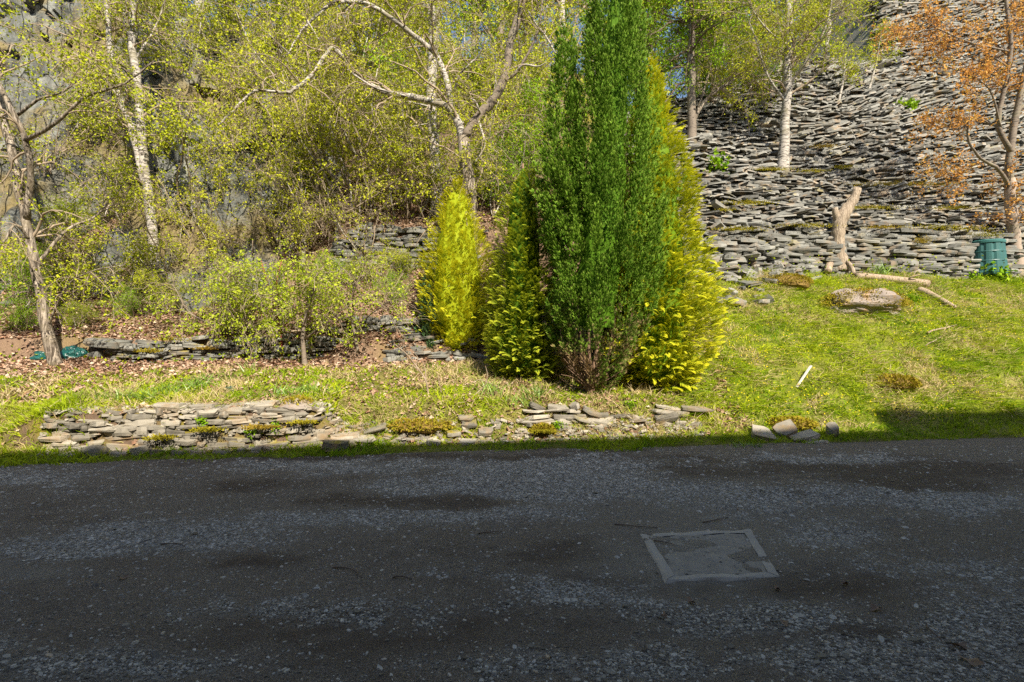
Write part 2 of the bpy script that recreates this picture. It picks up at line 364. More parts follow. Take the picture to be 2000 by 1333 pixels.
def cliff_mat():
    m, t = new_mat('cliff_slate'); N = NB(t); pos = N.coord('Object'); st = N.coord('Object', (1.6, 1.6, .28))
    a = N.noise(st, 1.5, 6, .65, .4); b = N.noise(pos, 5, 6, .65); d = N.noise(pos, .55, 4, .6)
    c = N.ramp(a, [(.30, (.035, .037, .033)), (.47, (.125, .13, .115)), (.72, (.30, .30, .26))])
    c = N.mix(N.ramp(b, [(.55, 0.0), (.85, .4)]), c, (.34, .33, .29))
    c = N.mix(N.ramp(d, [(.47, 0.0), (.58, .85)]), c, N.mix(b, (.13, .105, .02), (.30, .22, .10)))
    cv = N.n('ShaderNodeTexVoronoi', feature='DISTANCE_TO_EDGE'); cv.inputs['Scale'].default_value = 1.0; wv = N.n('ShaderNodeMixRGB'); wv.inputs[0].default_value = .3; N.l(N.coord('Object', (3.4, 3.4, .55)), wv.inputs[1]); nz = N.n('ShaderNodeTexNoise'); nz.inputs['Scale'].default_value = 2.5; N.l(pos, nz.inputs['Vector']); N.l(nz.outputs['Color'], wv.inputs[2]); N.l(wv.outputs[0], cv.inputs['Vector'])
    ck = N.ramp(cv.outputs['Distance'], [(0, .35), (.03, 1.0)]); c = N.mix(ck, (.02, .02, .018), c)
    N.out(c, .75, .3, N.math('ADD', N.math('ADD', a, b), ck), 1.0, .10); return m
M_CLIFF = cliff_mat()

# ------------------------------------------------------------------ the lie of the land
def zone_masks(x, y):
    v = vv(x, y); n = fbm(x * .8, y * .8, 4, 50); n2 = fbm(x * 2.2, y * 2.2, 3, 60)
    ve = (fbm(x * 1.7, y * .4, 3, 55) - .5) * .55; verge = sst(7.3 + ve, 7.5 + ve, v) * sst(8.0, 7.85, v)
    right = sst(2.0, 3.4, x) * sst(7.4, 7.7, v) * sst(13.75, 13.3, v)
    leftg = sst(3.4, 2.0, x) * sst(8.1, 8.5, v) * sst(10.7, 10.2, v) * np.interp(x, [-9, -6.5, -3.2, -2.4, -1.6, 3], [.15, .75, .95, .35, .85, .9])
    lower = sst(3.0, 2.2, x) * sst(7.9, 8.0, v) * sst(8.45, 8.2, v) * .5
    face = 1 - sst(7.82, 7.9, v) * sst(8.1, 8.0, v) * sst(3.1, 2.7, x) * sst(-7.2, -6.8, x)
    grass = np.clip(np.maximum.reduce([verge, right, leftg, lower]) * (.55 + .9 * n), 0, 1) * face
    wood = sst(10.3, 10.9, v) * (1 - sst(3.2, 4.6, x)) * sst(17, 14, v)
    litter = np.clip(np.maximum(wood * (.35 + 1.0 * n2), (1 - grass) * .6 * sst(8.1, 8.5, v) * sst(16, 13, v) * (1 - sst(2, 4, x))), 0, 1)
    rock = sst(3.6, 5.0, x) * sst(13.6, 13.9, v)
    return grass, litter, rock
xs = np.unique(np.round(np.concatenate([np.linspace(-150, -24, 22), np.arange(-24, -11, .4), np.arange(-11, 15, .17), np.arange(15, 30, .4), np.linspace(30, 150, 20)]), 3))
vs = np.unique(np.round(np.concatenate([np.linspace(-80, 6, 16), np.arange(6.4, 7.8, .14), [7.9, 7.97], np.arange(8.05, 10.8, .1), [10.85, 10.95], np.arange(11.05, 11.4, .1), [11.4, 11.47], np.arange(11.6, 13.3, .13), [13.3, 13.4, 13.85, 13.98], np.arange(14.1, 27, .28), np.linspace(27, 50, 30), np.linspace(53, 220, 24)]), 3))
X, Vg = np.meshgrid(xs, vs); Y = Vg + KS * X; Z = H(X, Y)
Z = Z - .03 * sst(7.5, 7.3, Vg)
gr, li, ro = zone_masks(X, Y)
def grid_faces(ny, nx):
    j, i = np.meshgrid(np.arange(ny - 1), np.arange(nx - 1), indexing='ij'); a = j * nx + i
    return np.stack([a, a + 1, a + nx + 1, a + nx], -1).reshape(-1, 4)
me = mk_mesh('ground', np.stack([X, Y, Z], -1).reshape(-1, 3), grid_faces(*X.shape), np.stack([gr, li, ro], -1).reshape(-1, 3), True, M_GROUND)
tag(obj('ground', me), 'sloping hillside ground of grass, leaf litter and soil', kind='structure')

# gravel road sheet
BL = [(480, 945, 140, 16, -1), (640, 978, 120, 14, -1.1), (900, 985, 120, 16, -1.1), (650, 915, 330, 14, .9), (820, 960, 420, 20, .8), (960, 1010, 260, 16, .9), (1150, 905, 230, 12, .9), (1100, 950, 190, 26, .8),
      (330, 1045, 210, 22, .75), (150, 1075, 150, 20, .7), (40, 935, 130, 16, .9), (700, 1010, 300, 14, .5), (1330, 960, 200, 14, .5), (1700, 975, 260, 16, .75), (1880, 990, 200, 20, .6), (1650, 895, 160, 10, .9), (1480, 985, 150, 18, .5),
      (1620, 1050, 130, 22, .65), (1180, 1180, 190, 26, .75), (1060, 1160, 120, 22, .6), (1440, 1215, 110, 22, .75), (1560, 1200, 150, 30, .7), (1620, 1290, 170, 30, .9), (1850, 1320, 180, 40, .9), (1930, 1230, 160, 40, .8), (1900, 1120, 200, 30, .55),
      (560, 1180, 220, 24, .55), (700, 1210, 260, 22, .5), (120, 1310, 260, 30, .7), (420, 1300, 260, 26, .45), (1000, 1300, 260, 30, .45), (1280, 1290, 180, 30, .5), (880, 1130, 160, 16, .4)]
BR = [(1000, 895, 700, 8, .8), (1640, 920, 420, 14, 1.0), (1850, 950, 260, 16, .9), (1500, 966, 80, 8, 1.0), (1680, 988, 80, 8, .8), (480, 945, 110, 12, .8), (640, 978, 110, 10, .9), (900, 985, 110, 14, .9), (470, 1100, 90, 16, .9), (640, 1190, 90, 16, .6),
      (200, 1010, 300, 16, .4), (1130, 1085, 120, 20, .6), (1330, 1150, 260, 14, .6), (1700, 1150, 220, 30, .5), (1000, 1250, 500, 40, .35), (300, 1230, 400, 40, .35), (1720, 1240, 120, 30, .6)]
DU = [(1385, 1088, 175, 66, .95), (10, 1118, 110, 18, .8), (600, 1015, 260, 20, .25), (1260, 985, 300, 20, .25), (1560, 1010, 260, 20, .2), (300, 1060, 180, 16, .25)]
def blobs(x, y, L):
    y = np.maximum(y, .8); px = 1000 + 1000 * x / y; py = 666.5 + 1600 / y; s = 0
    wx = (fbm(x * 1.3, y * 1.3, 3, 77) - .5) * 160; wy = (fbm(x * 1.7, y * 1.7, 3, 78) - .5) * 26
    for a, b, c, d, k in L: s = s + k * np.exp(-((px + wx - a) / c) ** 2 - ((py + wy - b) / (d * 1.2)) ** 2)
    return s
def road_masks(x, y):
    n = fbm(x * .9, y * 1.6, 4, 5); n2 = fbm(x * 3, y * 3, 3, 6); inview = (np.abs(x) < y * 1.25) & (y > 1.9)
    out = np.where(inview, 0.0, (n - .42) * 2.2)
    g = np.clip(np.where(inview, blobs(x, y, BL), out) + (n - .5) * .6 + (n2 - .5) * .4 - .03, 0, 1)
    b = np.clip(np.where(inview, blobs(x, y, BR), (.45 - n) * 2) + (fbm(x * 1.1, y * 2, 4, 15) - .45) * 1.1, 0, 1)
    d = np.clip(np.where(inview, blobs(x, y, DU), 0), 0, 1)
    fn = fbm(x * 9, y * 9, 3, 40) - .5; fn2 = fbm(x * 5, y * 14, 3, 41) - .5
    g = sst(.12, .75, g + fn * .7 + fn2 * .35); b = sst(.1, .9, b + fn * .6 - fn2 * .4)
    return g, b, d
def ZR(x, y):
    v = vv(x, y)
    return (fbm(x * .7, y * .9, 3, 31) - .5) * .055 + (fbm(x * 3.5, y * 3.5, 3, 33) - .5) * .022 + .012 - .02 * sst(7.3, 7.6, v)
rx = np.unique(np.round(np.concatenate([np.linspace(-120, -12, 30), np.arange(-12, 13, .075), np.linspace(13, 120, 30)]), 3))
rv = np.unique(np.round(np.concatenate([np.arange(-1.4, 1.2, .4), np.arange(1.2, 7.45, .055), [7.5, 7.56]]), 3))
X, Vg = np.meshgrid(rx, rv); edge = (fbm(X * 1.1, X * 0 + 3, 3, 8) - .5) * .22 * sst(6.6, 7.5, Vg); Y = Vg + edge + KS * X
g, b, d = road_masks(X, Y)
Z = ZR(X, Y) - .05 * sst(7.52, 7.56, Vg)
me = mk_mesh('gravel_road', np.stack([X, Y, Z], -1).reshape(-1, 3), grid_faces(*X.shape), np.stack([g, b, d], -1).reshape(-1, 3), True, M_ROAD)
tag(obj('gravel_road', me), 'dark unpaved road of packed dirt and slate gravel', kind='structure')

# slate cliff on the left, standing proud of the slope
def cliff():
    u = np.arange(-26, -3.6, .11); h = np.arange(0, 1.0001, .008); U, Hh = np.meshgrid(u, h)
    z0 = H(U, 13.4 + KS * U + 0 * U) - .4; top = np.interp(U, [-26, -14, -11, -8, -6, -4.8, -3.6], [16, 14.5, 12.4, 11.6, 8.8, 6.6, 5.0]) + (fbm(U * .7, U * 0, 3, 4) - .5) * 1.4
    Z = z0 + (top - z0) * Hh
    v = 13.25 + (Z - 2.3) * .36
    cell = np.floor(fbm(U * .35 + Z * .12, Z * .16 - U * .1, 4, 91) * 9) / 9
    v = v - (cell - .5) * 2.6 - (fbm(U * 1.7 + Z * .5, Z * .45, 4, 95) - .5) * .7 - (vnoise(U * 4 + Z * 1.0, Z * .5, 97) - .5) * .30 - np.abs(vnoise(U * 2.2 - Z * .6, Z * .9, 98) - .5) * .5
    v = v + 1.4 * sst(.9, 1.0, Hh) + .9 * sst(-5.2, -3.6, U)
    crack = np.exp(-((U + 10.6 - (Z - 4.2) * .75) / .22) ** 2) * sst(2.4, 3.2, Z) * sst(6.2, 5.2, Z)
    v = v + crack * .9
    Vv = np.stack([U, v + KS * U, Z], -1).reshape(-1, 3)
    o = obj('rock_cliff', mk_mesh('rock_cliff', Vv, grid_faces(*U.shape), None, False, M_CLIFF))
    tag(o, 'steep grey slate cliff face streaked with moss behind the birches', kind='structure')
cliff()

# ------------------------------------------------------------------ the tall house behind the camera, which shades the road
def box(a, b):
    (x0, y0, z0), (x1, y1, z1) = a, b
    V = np.array([[x, y, z] for z in (z0, z1) for y in (y0, y1) for x in (x0, x1)])
    F = np.array([[0, 2, 3, 1], [4, 5, 7, 6], [0, 1, 5, 4], [2, 6, 7, 3], [0, 4, 6, 2], [1, 3, 7, 5]]); return V, F
def house(x0, x1, eave, ridge, label, chim):
    M_W = simple('house_stone_' + str(int(ridge)), (.26, .245, .22), .35, 5); M_RF = simple('house_slates_' + str(int(ridge)), (.12, .12, .13), .3, 7)
    M_GL = simple('house_glass_' + str(int(ridge)), (.03, .035, .04), .1, 2, .08, .5); M_WH = simple('house_joinery_' + str(int(ridge)), (.7, .69, .66), .08, 4, .5)
    h = thing('stone_house', label, 'house', (0, 0, 0), rz=math.atan(KS))
    f, bk = -1.35, -9.0; md = -5.1
    a = Acc(); a.add(*box((x0, bk, -.1), (x1, f, eave)))
    for s in (x0, x1):
        a.add(np.array([[s - .02 * (s == x0) + .02 * (s == x1), bk, eave], [s - .02 * (s == x0) + .02 * (s == x1), f, eave], [s, md, ridge - .1]]), np.array([[0, 1, 2]]))
    obj('wall', a.mesh('wall', M_W), h)
    a = Acc()
    for e, sgn in ((f + .4, 1), (bk - .4, -1)):
        ze = eave - .35; V = np.array([[x0 - .3, e, ze], [x1 + .3, e, ze], [x1 + .3, md, ridge], [x0 - .3, md, ridge]]); a.add(np.concatenate([V, V - [0, 0, .16]]), np.array([[0, 1, 2, 3], [7, 6, 5, 4], [0, 4, 5, 1], [0, 3, 7, 4], [1, 5, 6, 2]]))
    rf = obj('roof', a.mesh('roof', M_RF), h)
    for cx in chim: obj('chimney', Acc().add(*box((cx - .5, md - .4, ridge - 1), (cx + .5, md + .4, ridge + .40))).mesh('chimney', M_W), rf)
    k = 0
    for zf in (1.0, 3.8, 6.4):
        for cx in np.arange(x0 + 2, x1 - 1, 3.4):
            if zf == 1.0 and abs(cx) < 1.8: continue
            wdw = obj('window', Acc().add(*box((cx - .5, f - .05, zf), (cx + .5, f + .02, zf + 1.3))).mesh('window', M_GL), h)
            fr = Acc()
            for q in ((-.56, -.5), (.5, .56), (-.03, .03)): fr.add(*box((cx + q[0], f + .021, zf - .04), (cx + q[1], f + .05, zf + 1.34)))
            for q in ((-.06, 0), (1.3, 1.36)): fr.add(*box((cx - .5, f + .022, zf + q[0]), (cx + .5, f + .049, zf + q[1])))
            obj('frame', fr.mesh('frame', M_WH), wdw)
    dr = obj('door', Acc().add(*box((x0 + 3.4, f - .05, 0), (x0 + 4.35, f + .03, 2.05))).mesh('door', M_WH), h)
    obj('handle', Acc().add(*box((x0 + 4.2, f + .03, 1.0), (x0 + 4.26, f + .09, 1.12))).mesh('handle', M_GL), dr)
house(-24, 12.75, 8.5, 12.68, 'tall stone house with slate roof and long front beside the road', [12.15])
house(13.05, 26, 9.2, 13.35, 'taller stone house with higher ridge at the end of the row', [22])

# ------------------------------------------------------------------ slate slabs: variants shared by every stone
def slab_arrays(rng, n=7, mid=True):
    th = np.sort((np.arange(n) + rng.uniform(-.42, .42, n)) * 2 * np.pi / n); r = rng.uniform(.78, 1.14, n)
    c = np.stack([np.sign(np.cos(th)) * np.abs(np.cos(th)) ** .6, np.sign(np.sin(th)) * np.abs(np.sin(th)) ** .6], 1) * r[:, None] * .5
    tl = rng.uniform(-.18, .18, 2)
    rings = []
    for z, s in ((-.5, .95), (rng.uniform(-.2, .3), 1.0), (.5, .96)) if mid else ((-.5, .97), (.5, .95)):
        rings.append(np.concatenate([c * (s + rng.uniform(-.09, .05, (n, 1))), (z + c @ tl * (3.0 if z > .4 else 1.0) + rng.uniform(-.10, .10, n))[:, None]], 1))
    V = np.concatenate(rings); F = []
    for k in range(len(rings) - 1):
        for i in range(n):
            a, b = k * n + i, k * n + (i + 1) % n; F += [[a, b, b + n], [a, b + n, a + n]]
    o = (len(rings) - 1) * n
    for i in range(1, n - 1): F += ([[0, i + 1, i]] if mid else []) + [[o, o + i, o + i + 1]]
    return V, np.array(F)
_r = np.random.default_rng(3)
SLABS = [slab_arrays(_r) for _ in range(14)]
SLAB_MESH = {}
def slab_mesh(i, mat):
    k = (i, mat.name)
    if k not in SLAB_MESH: SLAB_MESH[k] = mk_mesh('slate', *SLABS[i], None, False, mat)
    return SLAB_MESH[k]
def stone(name, parent, loc, size, rot, mat, rng):
    o = obj(name, slab_mesh(int(rng.integers(0, len(SLABS))), mat), parent); o.location = [float(c) for c in loc]; o.scale = [float(c) for c in size]; o.rotation_euler = [float(c) for c in rot]; return o
def drywall(label, x0, x1, vface, zbase, height, wid, thk, depth, mat, seed, group=None, gap=0., tilt=.06, lean=.12, name='slate_wall'):
    rng = np.random.default_rng(seed); xm = .5 * (x0 + x1); base = np.array([xm, float(vface(xm)) + KS * xm, float(zbase(xm))])
    wt = thing(name, label, 'wall', base, group); z = 0.0; hm = max(height(q) for q in np.linspace(x0, x1, 30)); row = 0
    while z < hm:
        t0 = rng.uniform(*thk); x = x0 + rng.uniform(0, .2)
        while x < x1:
            wd = rng.uniform(*wid) * (1 if rng.random() > .2 else 1.5); t = t0 * rng.uniform(.75, 1.25); xc = x + wd / 2; hh = float(height(xc))
            if z + t * .5 < hh and rng.random() > gap:
                v = float(vface(xc)) + lean * z + rng.uniform(-.05, .05); dp = rng.uniform(*depth)
                p = np.array([xc, v + dp * .25 + KS * xc, float(zbase(xc)) + z + t / 2]) - base
                stone('stone', wt, p, (wd * 1.04, dp, t * 1.02), (rng.normal() * tilt, rng.normal() * tilt, rng.normal() * .12 + math.atan(KS)), mat, rng)
            x += wd * .97
        z += t0 * .96; row += 1
    return wt
def moss_pad(wt, wp, size, seed, n=420):
    rng = np.random.default_rng(seed); b = np.array(wt.location)
    p = rng.normal(size=(n, 3)) * np.array(size) * .45; p[:, 2] = np.abs(p[:, 2]); d = nrm(p / np.array(size) + rng.normal(size=(n, 3)) * .5 + [0, -.3, .6])
    p[:, 2] *= .6; M = frames(d, rng, None, rng.uniform(.018, .045, n)); V, F, C = instances(LEAF_V, LEAF_F, M, p + np.asarray(wp) - b, LEAF_T, np.stack([rng.random(n), np.zeros(n), np.full(n, rng.uniform(.2, .8))], 1))
    o = obj('moss_pad', mk_mesh('moss_pad', V, F, C, False, M_MOSS), wt); o['kind'] = 'stuff'
bz = lambda dv: (lambda x: H(x, dv + KS * x))
# roadside wall
hw = lambda x: np.interp(x, [-7.0, -6.6, -5.6, -3.4, -2.9, -2.6], [.18, .42, .60, .60, .48, .2]) + .1 * (float(vnoise(x * 2.1, 0, 2)) - .5)
W1 = drywall('low roadside drystone wall of weathered pale slate with moss tufts', -6.65, -2.5, lambda x: 7.90, bz(7.8), hw, (.13, .5), (.032, .078), (.22, .36), M_WALLSLATE, 11, gap=.02, tilt=.06)
W2 = drywall('long low mossy slate wall at the back of the daffodil bank', -8.3, -2.3, lambda x: 11.33, bz(11.3), lambda x: np.interp(x, [-8.3, -8, -5.6, -2.3], [.26, .42, .5, .3]) + .12 * (float(vnoise(x * 1.7, 5, 2)) - .5), (.16, .5), (.035, .09), (.25, .4), M_SLATE, 12, gap=.04, tilt=.08)
W3 = drywall('tumbled slate wall of scattered stones below the big green conifer', .1, 2.95, lambda x: 8.05, bz(7.9), lambda x: np.interp(x, [.1, .5, 1.4, 2.2, 2.95], [.42, .55, .42, .24, .4]), (.14, .45), (.035, .08), (.22, .4), M_WALLSLATE, 13, gap=.16, tilt=.14, lean=.35)
W4 = drywall('dark slate retaining wall among the trees beside the small golden cypress', -4.6, -1.2, lambda x: 13.2, bz(13.2), lambda x: np.interp(x, [-4.6, -3.5, -1.2], [.75, 1.1, 1.05]), (.2, .6), (.04, .1), (.3, .45), M_SLATE, 14, gap=.04, tilt=.1)
W5 = drywall('broken slate ledge on the leaf covered slope left of the golden cypress', -2.75, -.9, lambda x: 10.82, bz(10.75), lambda x: np.interp(x, [-2.75, -2.2, -.9], [.3, .55, .5]), (.2, .55), (.04, .09), (.3, .45), M_SLATE, 15, gap=.12, tilt=.12, lean=.5)
W6 = drywall('mossy drystone retaining wall behind the green bin and bare stump', 5.4, 18.0, lambda x: 13.72, bz(13.65), lambda x: np.interp(x, [5.4, 9.0, 12, 18.0], [1.0, 1.15, 1.3, 1.45]), (.35, .95), (.07, .125), (.3, .5), M_SLATE, 16, gap=.01, tilt=.06, lean=.1)
for i, (wt, px, py, sz) in enumerate([(W1, 420, 850, (.2, .08, .08)), (W1, 520, 842, (.25, .08, .07)), (W1, 330, 868, (.18, .08, .06)), (W1, 600, 830, (.2, .08, .06)), (W2, 350, 668, (.35, .12, .1)), (W2, 300, 690, (.3, .1, .1)), (W2, 410, 690, (.25, .1, .1)), (W3, 1060, 845, (.18, .08, .05)), (W4, 740, 505, (.4, .15, .12)), (W5, 700, 640, (.2, .1, .08))]):
    moss_pad(wt, G(px, py) + [0, -.16, .02], sz, 200 + i)
for i, (x, dz, sz) in enumerate([(12.6, 1.42, (.9, .25, .16)), (13.6, 1.45, (1.0, .25, .18)), (10.9, 1.28, (.6, .2, .1)), (14.4, 1.2, (.5, .2, .3)), (12.2, .9, (.25, .15, .3))]):
    moss_pad(W6, (x, 13.66 + KS * x, float(bz(13.65)(x)) + dz), sz, 230 + i, 520)

# ------------------------------------------------------------------ slate scree bank
def scree():
    rng = np.random.default_rng(21); rec = []
    v = 13.25
    while v < 36:
        zrow = float(np.interp(v, *PR)); x = 3.6 + rng.uniform(0, .4); base_w = np.interp(v, [14, 20, 30], [.48, .55, .75])
        while x < 34:
            wd = rng.uniform(.45, 1.75) * base_w * (1.9 if rng.random() < .10 else .6 if rng.random() < .3 else 1); xc = x + wd / 2
            vc = np.interp(xc, [3, 8, 14, 18.5, 22.5, 40], [18.3, 19.6, 21.4, 23.0, 28.5, 40.0]); y = v + KS * xc
            px = 1000 + 1000 * xc / y
            if v < vc + .4 and 1150 < px < 2320 and (v > 14.0 or xc < 8.4):
                rec.append((xc, y + rng.uniform(-.12, .12), wd, rng.uniform(.55, 1.2) * base_w, np.exp(rng.normal() * .45) * .050 * base_w / .5))
            x += wd * rng.uniform(.8, 1.0)
        s = (np.interp(v + .1, *PR) - zrow) / .1; v += max(.028, .053 * base_w / .5 / max(s, .6))
    R = np.array(rec); n = len(R); z = H(R[:, 0], R[:, 1]) + rng.uniform(-.12, .12, n)
    zone = sst(9, 16, R[:, 0]) * sst(16, 20, R[:, 1])
    dip = rng.normal(size=n) * .16 + .04; roll = rng.normal(size=n) * .14 - .16 * zone - .03 + .3 * (vnoise(R[:, 0] * .5, R[:, 1] * .8, 44) - .5); yaw = rng.normal(size=n) * .34
    def E(a, b, c):
        ca, sa, cb, sb, cc, sc = np.cos(a), np.sin(a), np.cos(b), np.sin(b), np.cos(c), np.sin(c); M = np.empty((len(a), 3, 3))
        M[:, 0, 0] = cc * cb; M[:, 0, 1] = cc * sb * sa - sc * ca; M[:, 0, 2] = cc * sb * ca + sc * sa
        M[:, 1, 0] = sc * cb; M[:, 1, 1] = sc * sb * sa + cc * ca; M[:, 1, 2] = sc * sb * ca - cc * sa
        M[:, 2, 0] = -sb; M[:, 2, 1] = cb * sa; M[:, 2, 2] = cb * ca; return M
    M = E(dip, roll, yaw); sz = R[:, 2:5]; T = np.stack([R[:, 0], R[:, 1] + .05, z], 1)
    px = 1000 + 1000 * T[:, 0] / T[:, 1]; py = 666.5 - 1000 * (T[:, 2] - CAM_H) / T[:, 1]
    vis = (px > 1330) & (px < 1990) & (py > 10) & (py < 560)
    score = np.where(vis, sz[:, 0] * sz[:, 2] / T[:, 1] ** 2, 0); big = np.argsort(-score)[:300]; mask = np.zeros(n, bool); mask[big] = True
    base = np.array([10.0, 15.3, 4.5])
    root = thing('slate_scree', 'steep grey bank of stacked slate waste rising behind the lawn', 'scree', base)
    for i in big: stone('slate', root, T[i] - base, sz[i], (dip[i], roll[i], yaw[i]), M_SCREE, rng)
    a = Acc(); vi = rng.integers(0, 8, n); low = [slab_arrays(rng, 6, False) for _ in range(8)]
    for k in range(8):
        q = (vi == k) & ~mask; a.add(*instances(low[k][0], low[k][1], M[q] * sz[q][:, None, :], T[q] - base, None, np.stack([rng.random(q.sum())] * 3, 1)))
    o = obj('slate_waste', a.mesh('slate_waste', M_SCREE), root); o['kind'] = 'stuff'
    for i, (px, py, s) in enumerate([(1500, 345, (.7, .2, .08)), (1580, 348, (.6, .2, .08)), (1450, 412, (.9, .3, .12)), (1470, 470, (.3, .2, .1)), (1760, 374, (2.2, .3, .14)), (1640, 340, (.5, .2, .06)), (1410, 425, (.3, .2, .1)), (1560, 458, (.9, .25, .1)), (1430, 465, (.8, .3, .1)), (1690, 420, (1.0, .25, .1)), (1850, 420, (1.0, .25, .1)), (1600, 300, (.6, .2, .08))]):
        moss_pad(root, G(px, py) + [0, -.25, .14], s, 300 + i, int(900 * s[0]))
    print('scree slabs', n)
scree()
def loose_stones():
    rng = np.random.default_rng(31)
    # tumbled debris at the scree's left foot
    for i in range(70):
        px = rng.uniform(1395, 1560); py = rng.uniform(440, 600) if px < 1500 else rng.uniform(480, 560)
        p = G(px, py); s = rng.uniform(.22, .6)
        o = stone('loose_slate', None, p + [0, 0, .04], (s, s * rng.uniform(.6, 1), rng.uniform(.06, .15)), (rng.normal() * .3, rng.normal() * .3, rng.uniform(0, 6)), M_SLATE, rng)
        tag(o, 'loose tumbled slate slab at the foot of the scree beside the golden conifer', 'stone', 'slate debris at the scree foot')
    for px, py, s, th in [(70, 893, .35, .10), (125, 893, .3, .08), (180, 890, .52, .22), (225, 893, .3, .14), (262, 890, .36, .26), (300, 888, .3, .12), (345, 890, .34, .1), (385, 889, .3, .1), (430, 888, .4, .1), (465, 885, .22, .12), (498, 886, .26, .18), (522, 885, .22, .18)]:
        p = G(px, py); o = stone('verge_stone', None, p + [0, .07, th * .12], (s * .75, s * .5, th * .55), (rng.normal() * .1, rng.normal() * .1, rng.uniform(-.4, .4)), M_WALLSLATE, rng)
        tag(o, 'grey edging stone in the verge at the foot of the roadside wall', 'stone', 'edging stones along the verge')
    for (px, py, s, d, th, rx, lab) in [(1490, 852, .42, .4, .1, .5, 'flat pale slab leaning in the verge beside the lawn'), (1530, 848, .4, .3, .16, .8, 'upright split grey rock among the pale slabs at the lawn edge'), (1565, 858, .5, .3, .1, .3, 'long pale slab lying beside the lawn edge'), (1622, 850, .18, .2, .2, .3, 'small pale block at the lawn edge beside bare soil'), (1590, 866, .34, .2, .05, .1, 'thin dark slate flake lying flat on the verge'),
                                (668, 862, .42, .4, .1, .25, 'tilted flat slab at the right end of the roadside wall'), (660, 878, .4, .35, .16, .15, 'thick lower block under the tilted slab at the wall end'), (735, 838, .4, .3, .05, .35, 'thin leaning slate beside orange moss on the bank'), (715, 858, .3, .3, .06, .5, 'slanting slate flake below the leaning slate on the bank'),
                                (910, 818, .24, .2, .06, .6, 'upper dark slate jutting from the mossy bank'), (918, 832, .28, .2, .06, .6, 'second dark slate jutting from the mossy bank'), (885, 850, .26, .2, .07, .2, 'rounded pale slate half buried in the bank'), (950, 848, .26, .2, .08, .8, 'tilted slate standing in dry grass on the bank'), (848, 868, .24, .18, .07, .1, 'flat grey slate at the bottom of the bank beside soil'), (915, 866, .26, .2, .06, .4, 'slanted slate on bare soil at the bank foot'),
                                (1300, 798, .5, .3, .05, .1, 'long thin top slab on the short stack near the lawn'), (1298, 806, .48, .3, .06, .05, 'second thin slab in the short stack near the lawn'), (1297, 820, .42, .3, .12, .5, 'large pale tilted face slab of the short stack near the lawn'),
                                (222, 682, .85, .6, .16, .3, 'big flat mossy slab at the left end of the upper wall'), (190, 700, .3, .25, .14, .2, 'small mossy stone beside the big flat slab')]:
        p = G(px, py); o = stone('slate_slab', None, p + [0, -.04, th * .4], (s, d, th * .8), (rx * .6, rng.normal() * .12, rng.uniform(-.3, .3)), M_WALLSLATE if px > 300 else M_SLATE, rng); tag(o, lab, 'stone')
loose_stones()

# ------------------------------------------------------------------ trees
def leafmass(name, par, tw, n, rng, size, mat, base, t0=.1, mixd=.8):
    n = int(n * 2.3); m = max(1, n // 4); size = (size[0] * .74, size[1] * .76); p, t = along(tw, m, rng, t0); cl = rng.random(m); c = rng.integers(0, m, n); hv = rng.random(n) * .35 + cl[c] * .65
    p = p[c] + rng.normal(size=(n, 3)) * size[1] * .75; sz = size[0] * .75 + (size[1] * 1.1 - size[0] * .75) * rng.random(n) ** 1.5
    d = nrm(t[c] * .35 + nrm(rng.normal(size=(n, 3))) * mixd + np.array([0, 0, -.15])); V, F, C = instances(LEAF_V, LEAF_F, frames(d, rng, None, sz), p, LEAF_T, np.stack([hv, np.zeros(n), cl[c]], 1))
    return obj(name, mk_mesh(name, V - base, F, C, False, mat), par)
def tree(name, label, cat, group, base, paths, bark, leafmat, seed, n2=40, n3=260, nl=3000, l2=(.8, 2), l3=(.3, .9), up2=.25, droop=.25, leaf=(.05, .08), t0=.25, twigmat=None, sides=9, spread=.8, limbmat=None, minr=.0045, wig=.22):
    rng = np.random.default_rng(seed); base = np.asarray(base, float); Yb = base[1]; root = thing(name, label, cat, base, group); allP, allR = [], []
    for k, (pts, r0, r1, *pm) in enumerate(paths):
        q = np.array([P(a[0], a[1], Yb + (a[2] if len(a) > 2 else 0)) for a in pts])
        if k == 0: q[0] = base + [0, 0, -.12]
        n = max(12, len(pts) * 4); q = spline(q, n); q[1:-1] += rng.normal(size=(n - 2, 3)) * r0 * .10
        r = np.linspace(r0, r1, n) ** 1.0
        if k == 0: r = r * (1 + .45 * np.exp(-np.arange(n) / (n * .05)))
        r = r * (1 + rng.normal(size=n) * .04)
        V, F, C = tubes(q[None], r[None], sides if r0 > .05 else 6, True)
        obj('trunk' if k == 0 else 'limb', mk_mesh('trunk' if k == 0 else 'limb', V - base, F, C, True, pm[0] if pm else (limbmat or bark) if k else bark), root)
        qq = spline(q, 16); allP.append(qq); allR.append(np.interp(np.linspace(0, 1, 16), np.linspace(0, 1, n), r))
    PP, RR = np.array(allP), np.array(allR)
    if n2 == 0: return root
    # weight the longer paths
    L = np.linalg.norm(np.diff(PP, axis=1), axis=2).sum(1); rep = rng.choice(len(PP), n2, p=L / L.sum())
    s2, r2 = grow(PP[rep], RR[rep], n2, rng, t0, l2, spread, up2, wig, droop, 8, (.45, minr * 1.5))
    s3, r3 = grow(s2, r2, n3, rng, .15, l3, .8, .1, wig, droop, 5, (.5, minr))
    a = Acc(); a.add(*tubes(s2, r2, 5)); a.add(*tubes(s3, r3, 3))
    obj('branchwork', a.mesh('branchwork', twigmat or M_TWIG, True, base), root)['kind'] = 'stuff'
    s3b = np.concatenate([s3, np.array([spline(q, 5) for q in s2])]) if len(s2) < 400 else s3
    leafmass('crown', root, s3b, nl, rng, leaf, leafmat, base); return root

